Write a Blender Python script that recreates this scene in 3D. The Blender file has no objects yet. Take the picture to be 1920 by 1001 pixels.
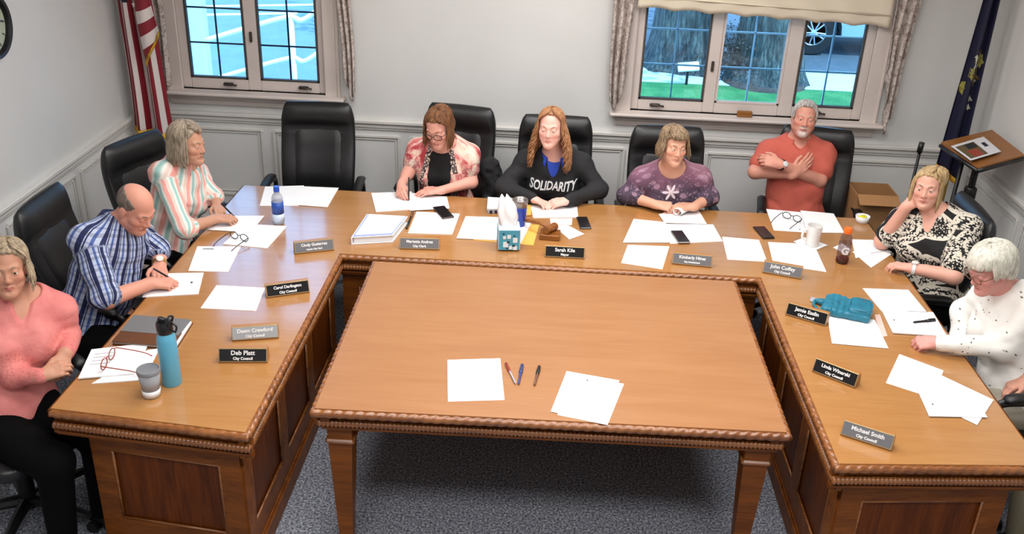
import bpy, math, random
import numpy as np
from mathutils import Vector, Matrix

random.seed(7)
RNG = np.random.RandomState(11)
SC = bpy.context.scene
COL = SC.collection
V = lambda *a: np.array(a, dtype=float)
def unit(v):
    v = np.asarray(v, float); n = np.linalg.norm(v)
    return v / n if n > 1e-9 else v

# ------------------------------------------------------------------ camera
CAM_P = V(0.0874, -3.1848, 2.9059)
PITCH, YAW, ROLL, FPX = 0.4487, -0.0362, 0.0388, 1804.35
_f = V(math.sin(YAW)*math.cos(PITCH), math.cos(YAW)*math.cos(PITCH), -math.sin(PITCH))
_r = V(math.cos(YAW), -math.sin(YAW), 0); _u = np.cross(_r, _f)
CR = math.cos(ROLL)*_r + math.sin(ROLL)*_u
CU = -math.sin(ROLL)*_r + math.cos(ROLL)*_u
CF = _f
cam = bpy.data.objects.new('camera', bpy.data.cameras.new('camera'))
COL.objects.link(cam)
cam.data.sensor_width = 36; cam.data.lens = FPX/1920*36
cam.data.clip_start = 0.02; cam.data.clip_end = 200
M = Matrix.Identity(4)
for i in range(3):
    M[i][0], M[i][1], M[i][2], M[i][3] = CR[i], CU[i], -CF[i], CAM_P[i]
cam.matrix_world = M
SC.camera = cam

def at(x, y, z=None, Y=None, X=None):
    """surveying helper: the point of the room seen at photo position (x, y) on a known plane"""
    d = CF + (x-960)/FPX*CR - (y-500.5)/FPX*CU
    if z is not None: t = (z-CAM_P[2])/d[2]
    elif Y is not None: t = (Y-CAM_P[1])/d[1]
    else: t = (X-CAM_P[0])/d[0]
    return CAM_P + t*d

# ------------------------------------------------------------------ materials
def srgb(r, g, b):
    f = lambda c: (c/255/12.92) if c/255 <= .04045 else ((c/255+.055)/1.055)**2.4
    return (f(r), f(g), f(b), 1)
MATS = {}
class NT:
    def __init__(s, name):
        s.m = bpy.data.materials.new(name); s.m.use_nodes = True
        s.t = s.m.node_tree; s.n = s.t.nodes; s.b = s.n['Principled BSDF']
        MATS[name] = s.m
    def node(s, typ, **kw):
        nd = s.n.new(typ)
        for k, v in kw.items():
            if k.startswith('_'): setattr(nd, k[1:], v)
            else: nd.inputs[k].default_value = v
        return nd
    def link(s, a, b): s.t.links.new(a, b)
    def coord(s, kind='Object', scale=(1,1,1), rot=(0,0,0)):
        tc = s.node('ShaderNodeTexCoord'); mp = s.node('ShaderNodeMapping')
        mp.inputs['Scale'].default_value = scale; mp.inputs['Rotation'].default_value = rot
        s.link(tc.outputs[kind], mp.inputs[0]); return mp.outputs[0]
    def attr(s, name, scale=(1,1,1)):
        a = s.node('ShaderNodeAttribute'); a.attribute_name = name
        mp = s.node('ShaderNodeMapping'); mp.inputs['Scale'].default_value = scale
        s.link(a.outputs['Vector'], mp.inputs[0]); return mp.outputs[0]
    def noise(s, vec, scale, detail=3, rough=.5, dist=0):
        nd = s.node('ShaderNodeTexNoise'); nd.inputs['Scale'].default_value = scale
        nd.inputs['Detail'].default_value = detail; nd.inputs['Roughness'].default_value = rough
        nd.inputs['Distortion'].default_value = dist
        s.link(vec, nd.inputs['Vector']); return nd.outputs['Fac']
    def voro(s, vec, scale, feature='F1', rnd=1.0):
        nd = s.node('ShaderNodeTexVoronoi'); nd.feature = feature; nd.inputs['Scale'].default_value = scale
        nd.inputs['Randomness'].default_value = rnd
        s.link(vec, nd.inputs['Vector']); return nd
    def ramp(s, fac, stops, interp='LINEAR'):
        r = s.node('ShaderNodeValToRGB'); cr = r.color_ramp; cr.interpolation = interp
        while len(cr.elements) < len(stops): cr.elements.new(.5)
        for e, (p, c) in zip(cr.elements, stops):
            e.position = p; e.color = c if len(c) == 4 else (*c, 1)
        s.link(fac, r.inputs[0]); return r.outputs[0]
    def math(s, op, a, b=None, c=None):
        m = s.node('ShaderNodeMath'); m.operation = op
        for i, v in enumerate((a, b, c)):
            if v is None: continue
            if isinstance(v, (int, float)): m.inputs[i].default_value = v
            else: s.link(v, m.inputs[i])
        return m.outputs[0]
    def mix(s, fac, a, b, blend='MIX'):
        m = s.node('ShaderNodeMix'); m.data_type = 'RGBA'; m.blend_type = blend
        for sock, v in ((m.inputs[0], fac), (m.inputs[6], a), (m.inputs[7], b)):
            if isinstance(v, (int, float)): sock.default_value = v
            elif isinstance(v, tuple): sock.default_value = v
            else: s.link(v, sock)
        return m.outputs[2]
    def sep(s, vec):
        x = s.node('ShaderNodeSeparateXYZ'); s.link(vec, x.inputs[0]); return x.outputs
    def bump(s, h, strength=.3, dist=.01):
        b = s.node('ShaderNodeBump'); b.inputs['Strength'].default_value = strength
        b.inputs['Distance'].default_value = dist; s.link(h, b.inputs['Height'])
        s.link(b.outputs[0], s.b.inputs['Normal'])
    def color(s, v):
        if isinstance(v, tuple): s.b.inputs['Base Color'].default_value = v
        else: s.link(v, s.b.inputs['Base Color'])
    def set(s, **kw):
        for k, v in kw.items(): s.b.inputs[k.replace('_', ' ')].default_value = v
        return s

def plain(name, col, rough=.5, metal=0, spec=.5, var=.0, vscale=8, bump=0, bscale=60, **kw):
    t = NT(name); t.set(Roughness=rough, Metallic=metal); t.b.inputs['Specular IOR Level'].default_value = spec
    c = srgb(*col)
    vec = t.coord()
    if var:
        n = t.noise(vec, vscale, 3)
        lo = tuple(x*(1-var) for x in c[:3])+(1,); hi = tuple(min(1, x*(1+var)) for x in c[:3])+(1,)
        t.color(t.ramp(n, [(.3, lo), (.7, hi)]))
    else: t.color(c)
    if bump: t.bump(t.noise(vec, bscale, 3), bump, .004)
    for k, v in kw.items(): t.b.inputs[k.replace('_', ' ')].default_value = v
    return t.m

def wood(name, base, dark, axis=0, rough=.3, scale=1.0, spec=.5, contrast=1.0, coat=0):
    t = NT(name)
    sc = [9, 9, 9]; sc[axis] = .9
    vec = t.coord(scale=tuple(x*scale for x in sc))
    n1 = t.noise(vec, 2.0, 5, .6, .6); sc2 = [60, 60, 60]; sc2[axis] = 3
    n2 = t.noise(t.coord(scale=tuple(x*scale for x in sc2)), 2, 3, .6)
    f = t.math('ADD', t.math('MULTIPLY', n1, .65), t.math('MULTIPLY', n2, .35))
    a, b = srgb(*base), srgb(*dark)
    t.color(t.ramp(f, [(.5-.14/contrast, b), (.5+.12/contrast, a)]))
    t.set(Roughness=rough); t.b.inputs['Specular IOR Level'].default_value = spec
    if coat: t.b.inputs['Coat Weight'].default_value = coat; t.b.inputs['Coat Roughness'].default_value = .12
    t.bump(n2, .04, .002)
    return t.m

# ------------------------------------------------------------------ mesh builder
def link_obj(name, me, parent=None, mat=None):
    o = bpy.data.objects.new(name, me); COL.objects.link(o)
    if mat is not None:
        for m in (mat if isinstance(mat, (list, tuple)) else [mat]): me.materials.append(m)
    if parent is not None: o.parent = parent
    return o

class MB:
    def __init__(s): s.v = []; s.f = []; s.mi = []; s.cur = 0
    def add(s, verts, faces):
        o = len(s.v); s.v += [tuple(map(float, p)) for p in verts]
        s.f += [tuple(i+o for i in f) for f in faces]; s.mi += [s.cur]*len(faces); return s
    def mat(s, i): s.cur = i; return s
    def box(s, c, size, rot=None, bev=0):
        c = np.asarray(c, float); h = np.asarray(size, float)/2
        R = np.eye(3) if rot is None else np.asarray(rot)
        if bev <= 0:
            P = [(sx*h[0], sy*h[1], sz*h[2]) for sz in (-1,1) for sy in (-1,1) for sx in (-1,1)]
            F = [(0,2,3,1),(4,5,7,6),(0,1,5,4),(2,6,7,3),(0,4,6,2),(1,3,7,5)]
        else:
            b = min(bev, h.min()*.99); P = []; F = []
            prof = [(-h[2], b), (-h[2]+b, 0), (h[2]-b, 0), (h[2], b)]
            for z, ins in prof:
                x, y = h[0]-ins, h[1]-ins; q = b if ins == 0 else b*.5
                P += [(x-q,-y,z),(x,-y+q,z),(x,y-q,z),(x-q,y,z),(-x+q,y,z),(-x,y-q,z),(-x,-y+q,z),(-x+q,-y,z)]
            for k in range(3):
                for i in range(8):
                    j = (i+1) % 8; F.append((k*8+i, k*8+j, (k+1)*8+j, (k+1)*8+i))
            F += [tuple(range(7,-1,-1)), tuple(range(24,32))]
        s.add([c + R@np.array(p) for p in P], F); return s
    def tube(s, pts, rad, sides=8, caps=True, flat=1.0, up=None):
        pts = [np.asarray(p, float) for p in pts]; n = len(pts)
        rad = [rad]*n if isinstance(rad, (int, float)) else list(rad)
        P = []; nrm = None
        for i in range(n):
            t = unit(pts[min(i+1, n-1)]-pts[max(i-1, 0)])
            if nrm is None:
                ref = np.asarray(up, float) if up is not None else (V(0,0,1) if abs(t[2]) < .9 else V(1,0,0))
                nrm = unit(np.cross(t, ref))
            nrm = unit(nrm - t*np.dot(nrm, t)); bi = np.cross(t, nrm)
            for k in range(sides):
                a = 2*math.pi*k/sides
                P.append(pts[i] + rad[i]*(math.cos(a)*nrm + flat*math.sin(a)*bi))
        F = [(i*sides+k, i*sides+(k+1) % sides, (i+1)*sides+(k+1) % sides, (i+1)*sides+k) for i in range(n-1) for k in range(sides)]
        if caps: F += [tuple(range(sides-1,-1,-1)), tuple((n-1)*sides+k for k in range(sides))]
        s.add(P, F); return s
    def lathe(s, prof, c=(0,0,0), sides=24, R=None):
        c = np.asarray(c, float); R = np.eye(3) if R is None else np.asarray(R); P = []
        for r, z in prof:
            for k in range(sides):
                a = 2*math.pi*k/sides; P.append(c + R@np.array((r*math.cos(a), r*math.sin(a), z)))
        n = len(prof)
        F = [(i*sides+k, i*sides+(k+1) % sides, (i+1)*sides+(k+1) % sides, (i+1)*sides+k) for i in range(n-1) for k in range(sides)]
        if prof[0][0] > 1e-6: F.append(tuple(range(sides-1,-1,-1)))
        if prof[-1][0] > 1e-6: F.append(tuple((n-1)*sides+k for k in range(sides)))
        s.add(P, F); return s
    def prism(s, poly, z0, z1):
        n = len(poly)
        P = [(p[0], p[1], z0) for p in poly] + [(p[0], p[1], z1) for p in poly]
        F = [tuple(range(n-1,-1,-1)), tuple(range(n, 2*n))] + [(i, (i+1) % n, n+(i+1) % n, n+i) for i in range(n)]
        s.add(P, F); return s
    def slab(s, quad, th):   # quad: 3-D corners (ccw seen from above), thickness upward
        q = [np.asarray(p, float) for p in quad]; n = len(q)
        P = q + [p + V(0,0,th) for p in q]
        F = [tuple(range(n-1,-1,-1)), tuple(range(n, 2*n))] + [(i, (i+1) % n, n+(i+1) % n, n+i) for i in range(n)]
        s.add(P, F); return s
    def loft(s, loops, closed=True, caps=True):
        m = len(loops[0]); P = [p for l in loops for p in l]; F = []
        for i in range(len(loops)-1):
            for k in range(m if closed else m-1):
                F.append((i*m+k, i*m+(k+1) % m, (i+1)*m+(k+1) % m, (i+1)*m+k))
        if caps and closed: F += [tuple(range(m-1,-1,-1)), tuple((len(loops)-1)*m+k for k in range(m))]
        s.add(P, F); return s
    def build(s, name, mat, parent=None, smooth=False, loc=None, auto=None):
        me = bpy.data.meshes.new(name)
        vs = np.array(s.v, float)
        if loc is not None: vs = vs - np.asarray(loc, float)
        me.from_pydata(vs.tolist(), [], s.f); me.update()
        o = link_obj(name, me, parent, mat)
        if s.cur or any(s.mi): me.polygons.foreach_set('material_index', s.mi)
        import bmesh
        bm = bmesh.new(); bm.from_mesh(me); bmesh.ops.recalc_face_normals(bm, faces=bm.faces); bm.to_mesh(me); bm.free()
        if smooth:
            me.polygons.foreach_set('use_smooth', [True]*len(me.polygons))
            if auto is not None: me.set_sharp_from_angle(angle=math.radians(auto))
        if loc is not None and parent is None: o.location = tuple(map(float, loc))
        return o

def tag(o, label, cat, group=None, kind=None):
    o['label'] = label; o['category'] = cat
    if group: o['group'] = group
    if kind: o['kind'] = kind
    return o
def thing(name, label, cat, loc=(0,0,0), rz=0, group=None):
    o = bpy.data.objects.new(name, None); COL.objects.link(o); o.empty_display_size = .1
    o.location = tuple(map(float, loc)); o.rotation_euler = (0, 0, rz)
    return tag(o, label, cat, group)
def struct(o): o['kind'] = 'structure'; return o
def rotz(a): c, s_ = math.cos(a), math.sin(a); return np.array([[c,-s_,0],[s_,c,0],[0,0,1]])
def rotx(a): c, s_ = math.cos(a), math.sin(a); return np.array([[1,0,0],[0,c,-s_],[0,s_,c]])
def roty(a): c, s_ = math.cos(a), math.sin(a); return np.array([[c,0,s_],[0,1,0],[-s_,0,c]])
def spline(pts, n):
    pts = [np.asarray(p, float) for p in pts]; P = [2*pts[0]-pts[1]]+pts+[2*pts[-1]-pts[-2]]; out = []
    segs = len(pts)-1
    for i in range(n):
        t = i/(n-1)*segs; k = min(int(t), segs-1); u = t-k
        a, b, c, d = P[k], P[k+1], P[k+2], P[k+3]
        out.append(.5*((2*b)+(-a+c)*u+(2*a-5*b+4*c-d)*u*u+(-a+3*b-3*c+d)*u**3))
    return out

def text_mesh(name, body, size, mat, parent, font_shear=0, bold=0, extrude=.0006, align='CENTER'):
    cu = bpy.data.curves.new(name, 'FONT'); cu.body = body; cu.size = size; cu.align_x = align; cu.align_y = 'CENTER'
    cu.shear = font_shear; cu.offset = bold; cu.extrude = extrude; cu.resolution_u = 3
    tmp = bpy.data.objects.new('tmp', cu); COL.objects.link(tmp)
    dg = bpy.context.evaluated_depsgraph_get(); dg.update()
    me = bpy.data.meshes.new_from_object(tmp.evaluated_get(dg))
    bpy.data.objects.remove(tmp); bpy.data.curves.remove(cu)
    me.name = name; me.materials.clear()
    return link_obj(name, me, parent, mat)
# ------------------------------------------------------------------ implicit-surface modeller (for people, hair, cloth)
_NT = RNG.rand(33, 33, 33).astype(np.float32)
_NT[32] = _NT[0]; _NT[:, 32] = _NT[:, 0]; _NT[:, :, 32] = _NT[:, :, 0]
def vnoise(X, Y, Z):
    def fr(a):
        a = np.mod(a, 32); i = np.floor(a).astype(np.int32) % 32; f = (a-np.floor(a)).astype(np.float32)
        return i, f*f*(3-2*f)
    i, u = fr(X); j, v = fr(Y); k, w = fr(Z)
    T = _NT
    c = lambda a, b, d: T[i+a, j+b, k+d]
    x00 = c(0,0,0)*(1-u)+c(1,0,0)*u; x10 = c(0,1,0)*(1-u)+c(1,1,0)*u
    x01 = c(0,0,1)*(1-u)+c(1,0,1)*u; x11 = c(0,1,1)*(1-u)+c(1,1,1)*u
    y0 = x00*(1-v)+x10*v; y1 = x01*(1-v)+x11*v
    return (y0*(1-w)+y1*w)*2-1

def axis(lo, hi, base, fine):
    out = [lo]; x = lo
    while x < hi:
        st = base
        for a, b, h in fine:
            if a-base <= x <= b: st = min(st, h)
        x += st; out.append(x)
    return np.array(out, np.float32)

class Field:
    def __init__(s, lo, hi, base=.007, fine=()):
        s.ax = [axis(lo[i], hi[i], base, [(f[0][i], f[1][i], f[2]) for f in fine]) for i in range(3)]
        s.d = np.full([len(a) for a in s.ax], .5, np.float32)
    def win(s, lo, hi):
        sl = []
        for i in range(3):
            a = int(np.searchsorted(s.ax[i], lo[i])); b = int(np.searchsorted(s.ax[i], hi[i]))
            if b-a < 1: return None
            sl.append(slice(a, b))
        X = s.ax[0][sl[0]][:, None, None]; Y = s.ax[1][sl[1]][None, :, None]; Z = s.ax[2][sl[2]][None, None, :]
        return tuple(sl), X, Y, Z
    def prim(s, p, inflate=0, op='u', k=None):
        kk = p['k'] if k is None else k
        w = s.win(p['lo']-inflate-.03-kk, p['hi']+inflate+.03+kk)
        if w is None: return
        sl, X, Y, Z = w
        b = p['fn'](X, Y, Z) - inflate; a = s.d[sl]
        if op == 'u':
            h = np.clip(.5+.5*(a-b)/kk, 0, 1); s.d[sl] = a*(1-h)+b*h-kk*h*(1-h)
        else:
            b = -b; h = np.clip(.5-.5*(a-b)/kk, 0, 1); s.d[sl] = a*(1-h)+b*h+kk*h*(1-h)
    def mesh(s):
        d = s.d; neg = d < 0
        n8 = None
        for a in (0, 1):
            for b in (0, 1):
                for c in (0, 1):
                    q = neg[a:neg.shape[0]-1+a, b:neg.shape[1]-1+b, c:neg.shape[2]-1+c].view(np.uint8)
                    n8 = q.copy() if n8 is None else n8+q
        act = (n8 > 0) & (n8 < 8)
        idx = np.argwhere(act)
        if len(idx) == 0: return np.zeros((0, 3)), np.zeros((0, 4), int)
        cid = np.full(act.shape, -1, np.int32); cid[act] = np.arange(len(idx))
        acc = np.zeros((len(idx), 3)); cnt = np.zeros(len(idx))
        I, J, K = idx.T
        X, Y, Z = s.ax
        corner = {}
        for a in (0, 1):
            for b in (0, 1):
                for c in (0, 1): corner[a, b, c] = d[I+a, J+b, K+c]
        def pos(a, b, c): return np.stack([X[I+a], Y[J+b], Z[K+c]], -1)
        for a0 in corner:
            for ax_ in range(3):
                if a0[ax_]: continue
                a1 = tuple(v+(1 if q == ax_ else 0) for q, v in enumerate(a0))
                va, vb = corner[a0], corner[a1]; m = (va < 0) != (vb < 0)
                t = np.where(m, va/np.where(m, va-vb, 1), 0)[:, None]
                p = pos(*a0)*(1-t)+pos(*a1)*t
                acc[m] += p[m]; cnt[m] += 1
        vs = acc/cnt[:, None]
        quads = []
        for ax_ in range(3):
            sl0 = [slice(None)]*3; sl1 = [slice(None)]*3; sl0[ax_] = slice(0, -1); sl1[ax_] = slice(1, None)
            A = neg[tuple(sl0)]; B = neg[tuple(sl1)]
            e = np.argwhere(A != B)
            u, v = (ax_+1) % 3, (ax_+2) % 3
            ok = (e[:, u] > 0) & (e[:, v] > 0) & (e[:, u] < neg.shape[u]-1) & (e[:, v] < neg.shape[v]-1)
            e = e[ok]; ins = A[tuple(e.T)]
            def cell(du, dv):
                q = e.copy(); q[:, u] -= du; q[:, v] -= dv; return cid[tuple(q.T)]
            q = np.stack([cell(1,1), cell(0,1), cell(0,0), cell(1,0)], -1)
            q[~ins] = q[~ins][:, ::-1]
            quads.append(q)
        return vs, np.concatenate(quads)

def cap(a, b, ra, rb=None, k=.02):
    a = np.asarray(a, float); b = np.asarray(b, float); rb = ra if rb is None else rb; ba = b-a; L = max(float(ba@ba), 1e-9)
    def fn(X, Y, Z):
        px, py, pz = X-a[0], Y-a[1], Z-a[2]
        t = np.clip((px*ba[0]+py*ba[1]+pz*ba[2])/L, 0, 1)
        return np.sqrt((px-t*ba[0])**2+(py-t*ba[1])**2+(pz-t*ba[2])**2)-(ra+(rb-ra)*t)
    r = max(ra, rb)
    return dict(fn=fn, lo=np.minimum(a, b)-r, hi=np.maximum(a, b)+r, k=k)
def ell(c, R, rad, k=.02):
    c = np.asarray(c, float); R = np.asarray(R, float); rad = np.asarray(rad, float)
    ext = np.sqrt(((R*rad[None, :])**2).sum(1))
    def fn(X, Y, Z):
        px, py, pz = X-c[0], Y-c[1], Z-c[2]; k0 = 0; k1 = 0
        for i in range(3):
            q = px*R[0, i]+py*R[1, i]+pz*R[2, i]; k0 = k0+(q/rad[i])**2; k1 = k1+(q/rad[i]**2)**2
        k0 = np.sqrt(k0); k1 = np.sqrt(k1)+1e-6
        return k0*(k0-1)/k1
    return dict(fn=fn, lo=c-ext, hi=c+ext, k=k)
def rbox(c, R, h, r, k=.01):
    c = np.asarray(c, float); R = np.asarray(R, float); h = np.asarray(h, float)-min(r, min(h)*.98); rr = min(r, min(np.asarray(h)+r)*.98)
    ext = (np.abs(R)*(h+rr)[None, :]).sum(1)
    def fn(X, Y, Z):
        px, py, pz = X-c[0], Y-c[1], Z-c[2]; q = [np.abs(px*R[0, i]+py*R[1, i]+pz*R[2, i])-h[i] for i in range(3)]
        o = np.sqrt(np.maximum(q[0], 0)**2+np.maximum(q[1], 0)**2+np.maximum(q[2], 0)**2)
        return o+np.minimum(np.maximum(np.maximum(q[0], q[1]), q[2]), 0)-rr
    return dict(fn=fn, lo=c-ext, hi=c+ext, k=k)
def half(c, n, lo, hi, k=.01):     # solid half space below plane through c with outward normal n
    c = np.asarray(c, float); n = unit(n)
    return dict(fn=lambda X, Y, Z: (X-c[0])*n[0]+(Y-c[1])*n[1]+(Z-c[2])*n[2], lo=np.asarray(lo, float), hi=np.asarray(hi, float), k=k)

def np_mesh(name, vs, quads, parent, mat, loc, attrs=None, smooth=True):
    me = bpy.data.meshes.new(name)
    n, q = len(vs), len(quads)
    me.vertices.add(n); me.vertices.foreach_set('co', (vs-np.asarray(loc)).astype(np.float32).ravel())
    me.loops.add(q*4); me.loops.foreach_set('vertex_index', quads.astype(np.int32).ravel())
    me.polygons.add(q); me.polygons.foreach_set('loop_start', np.arange(0, q*4, 4, dtype=np.int32))
    me.update(calc_edges=True)
    me.polygons.foreach_set('use_smooth', np.ones(q, bool))
    for an, (typ, data) in (attrs or {}).items():
        at_ = me.attributes.new(an, typ, 'POINT')
        at_.data.foreach_set('color' if typ == 'FLOAT_COLOR' else 'vector', np.asarray(data, np.float32).ravel())
    me.validate()
    return link_obj(name, me, parent, mat)

# ------------------------------------------------------------------ people
def head_axes(az, pitch, roll):
    a = math.radians(az); p = math.radians(pitch); r = math.radians(roll)
    f = V(math.cos(a)*math.cos(p), math.sin(a)*math.cos(p), -math.sin(p))
    l = unit(np.cross(V(0,0,1), f)); u = np.cross(f, l)
    l2 = math.cos(r)*l+math.sin(r)*u; u2 = -math.sin(r)*l+math.cos(r)*u
    return np.stack([l2, f, u2], 1)       # columns: left, forward, up

def hand_prims(W, d, n, thumb_sign, pose, s=1.0):
    """five separate bent fingers on a palm; d = pointing direction, n = back-of-hand normal"""
    d = unit(d); n = unit(n-np.dot(n, d)*d); t = np.cross(n, d)*thumb_sign       # towards the thumb
    P = []; P2 = []
    base = [(.030, .088, .0095), (.010, .093, .0098), (-.010, .089, .0093), (-.029, .080, .0082)]
    for lat, ln, r in base:
        P.append(cap(W+(t*lat*.55)*s, W+(d*ln+t*lat)*s, .0155*s, .0115*s, .012*s))
    P.append(cap(W-d*.02*s, W+d*.03*s, .024*s, .02*s, .015*s))
    L = [(.040, .024, .019), (.044, .028, .020), (.041, .026, .019), (.032, .020, .017)]
    bends = dict(flat=[(12, 14, 10)]*4, relaxed=[(22, 32, 18), (28, 36, 20), (32, 40, 20), (36, 40, 20)],
                 fist=[(62, 82, 42), (68, 84, 42), (70, 84, 42), (72, 82, 40)],
                 pen=[(34, 46, 14), (46, 58, 30), (58, 72, 40), (66, 76, 40)],
                 clasp=[(34, 44, 24), (36, 46, 26), (38, 46, 26), (40, 44, 24)],
                 cheek=[(50, 60, 30), (58, 64, 34), (62, 66, 34), (64, 66, 30)])[pose]
    tips = []
    for (lat, ln, r), ls, bd in zip(base, L, bends):
        p = W+(d*ln+t*lat)*s; a = 0; spread = t*lat*(1.6 if pose == 'flat' else .3)
        for seg, (l, b) in enumerate(zip(ls, bd)):
            a += math.radians(b)
            dr = unit(d*math.cos(a)-n*math.sin(a)+spread)
            q = p+dr*l*s
            P2.append(cap(p, q, (r-.0008*seg)*s, (r-.0012-.0008*seg)*s, .003 if seg else .006)); p = q
        tips.append(p)
    th = dict(flat=(.55, .1), relaxed=(.5, .35), fist=(.2, .75), pen=(.25, .6), clasp=(.45, .4), cheek=(.3, .6))[pose]
    p0 = W+(d*.022+t*.020)*s
    d1 = unit(d*.75+t*(.35+th[0]*.7)-n*th[1]*.6); p1 = p0+d1*.042*s
    d2 = unit(d*.95+t*(th[0]-.25)-n*th[1]*.7); p2 = p1+d2*.032*s
    d3 = unit(d*1.0+t*(th[0]-.6)-n*th[1]*.6); p3 = p2+d3*.025*s
    P2 += [cap(p0, p1, .0155*s, .012*s, .01), cap(p1, p2, .0115*s, .0102*s, .004), cap(p2, p3, .0102*s, .0085*s, .003)]
    return P+P2, tips, p3

def person(spec):
    nm = spec['key']
    f_t = V(math.cos(math.radians(spec['tor'])), math.sin(math.radians(spec['tor'])), 0)
    l_t = np.cross(V(0,0,1), f_t)
    hip = np.asarray(spec['hip'], float); N = np.asarray(spec['neck'], float); Hc = np.asarray(spec['head'], float)
    up = unit(N-hip); f = unit(f_t-up*np.dot(f_t, up)); l = np.cross(up, f)
    TR = np.stack([l, f, up], 1); Lt = np.linalg.norm(N-hip)
    b = spec.get('bulk', 1.0); sw = spec.get('sw', .36); fem = spec.get('fem', True)
    root = thing('person', spec['label'], 'person', (hip[0], hip[1], 0), 0, None)
    loc = V(hip[0], hip[1], 0)
    hs = spec.get('hs', 1.03); Rh = head_axes(*spec['look']); hp = lambda *q: Hc+hs*(Rh@np.array(q, float))
    sh = {'R': N-up*.072-l*(sw/2-.012), 'L': N-up*.072+l*(sw/2-.012)}
    el = {'R': np.asarray(spec['elR'], float), 'L': np.asarray(spec['elL'], float)}
    wr = {'R': np.asarray(spec['wrR'], float), 'L': np.asarray(spec['wrL'], float)}
    # -------- torso
    bel = spec.get('belly', 0)
    torso = [ell(hip+up*.06, TR, (.172*b, .13*b, .14), .05),
             ell(hip+up*.42*Lt+f*(.012+bel*.5), TR, (.150*b+bel*.4, .108*b+bel, .17), .06),
             ell(hip+up*.70*Lt+f*.008, TR, (.158*b, .108*b, .16), .05),
             cap(sh['R'], N-up*.075, .056*b, .07*b, .045), cap(sh['L'], N-up*.075, .056*b, .07*b, .045),
             cap(N-up*.03-l*.045, N-up*.03+l*.045, .05, .05, .05),
             cap(sh['R']+up*.01, N+up*.01-l*.03, .045, .045, .04), cap(sh['L']+up*.01, N+up*.01+l*.03, .045, .045, .04)]
    if fem:
        for sg in (-1, 1):
            torso.append(ell(hip+up*.62*Lt+f*.085*b+l*sg*.072*b, TR, (.068*b, .062*b, .066), .045))
    neck = [cap(N-up*.02, hp(0, -.022, -.055), .055*spec.get('nk', 1), .05*spec.get('nk', 1), .03)]
    ar = spec.get('arm', 1.0)
    arms = {}
    for sd in 'RL':
        arms[sd] = [cap(sh[sd], el[sd], .053*ar, .042*ar, .035), cap(el[sd], wr[sd], .042*ar, .028*ar, .02)]
    # -------- legs
    f_l = V(math.cos(math.radians(spec.get('legaz', spec['tor']))), math.sin(math.radians(spec.get('legaz', spec['tor']))), 0)
    l_l = np.cross(V(0,0,1), f_l)
    legs = []; feet = []
    for sg in (-1, 1):
        h0 = hip+l_l*sg*.09; kn = hip+f_l*spec.get('thigh', .40)+l_l*sg*(.11); kn[2] = .50
        an = kn+f_l*spec.get('shin', -.04); an[2] = .10
        legs += [cap(h0, kn, .088*b, .062, .05), cap(kn, an, .056, .04, .03)]
        feet.append((an, f_l))
    footp = [cap(a-V(0,0,.035), a+fl*.13-V(0,0,.06), .042, .035, .03) for a, fl in feet]
    # -------- head
    jw = spec.get('jaw', 1.0); ag = spec.get('age', 0)
    E3 = lambda c, r, k: ell(hp(*c), Rh, np.array(r)*hs, k*hs)
    C3 = lambda a, b_, ra, rb, k: cap(hp(*a), hp(*b_), ra*hs, rb*hs, k*hs)
    head = [E3((0, -.014, .036), (.074, .093, .084), .02), E3((0, .022, -.03), (.060*jw, .068, .08), .03)]
    for sg in (-1, 1):
        head += [C3((sg*.048*jw, .002, -.055), (sg*.012, .066, -.1), .022, .02, .03),
                 E3((sg*.040, .052, -.024), (.026, .028, .024), .02),
                 C3((sg*.040, .068, .022), (sg*.014, .078, .019), .0085 if fem else .0112, .0085 if fem else .0112, .018)]
    head += [E3((0, .076, -.098), (.021, .018, .017), .02), E3((0, .025, -.104), (.032*jw, .04, .014+ag*.006), .03)]
    sub1 = [E3((sg*.032, .098, .002), (.0195, .0165, .0125), .016) for sg in (-1, 1)]
    nz_ = .84 if fem else 1.06
    head2 = [C3((0, .079, .008), (0, .100, -.028), .0075*nz_, .0112*nz_, .012), E3((0, .099, -.034), (.0115*nz_, .010, .0085), .008)]
    for sg in (-1, 1):
        head2 += [E3((sg*.0120*nz_, .091, -.0355), (.008*nz_, .009, .007), .007),
                  E3((sg*.076, -.012, -.008), (.010, .020, .031), .008),
                  C3((sg*.036, .058, -.066), (sg*.046, .050, -.062), .008, .010, .018)]
    head2 += [C3((-.022, .0800, -.0640), (0, .0885, -.0605), .0055, .0070, .006), C3((.022, .0800, -.0640), (0, .0885, -.0605), .0055, .0070, .006),
              C3((-.019, .0805, -.0710), (0, .0875, -.0735), .0060, .0080, .006), C3((.019, .0805, -.0710), (0, .0875, -.0735), .0060, .0080, .006)]
    sub2 = [C3((-.022, .088, -.0668), (.022, .088, -.0668), .0022, .0022, .003), C3((0, .0985, -.083), (0, .0985, -.083), .008, .008, .01)]
    lid = spec.get('lid', .5)       # 0 wide open .. 1 shut
    lids = []
    for sg in (-1, 1):
        ec = V(sg*.032, .0735, .002)
        up_n = 1-lid
        lids.append((ec, up_n))
    hands = []; tipsd = {}
    for sd, sg in (('R', 1), ('L', -1)):
        hd, hn, pose = spec['hand'+sd]
        P, tips, tt = hand_prims(wr[sd], hd, hn, sg, pose, spec.get('hand', .87)); hands += P; tipsd[sd] = (tips, tt)
    allp = torso+neck+head+legs+footp+arms['R']+arms['L']+hands
    lo = np.min([p['lo'] for p in allp], 0)-.03; hi = np.max([p['hi'] for p in allp], 0)+.03
    fine = [(hp(0,0,0)-.15, hp(0,0,0)+.15, .0032)]
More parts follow.
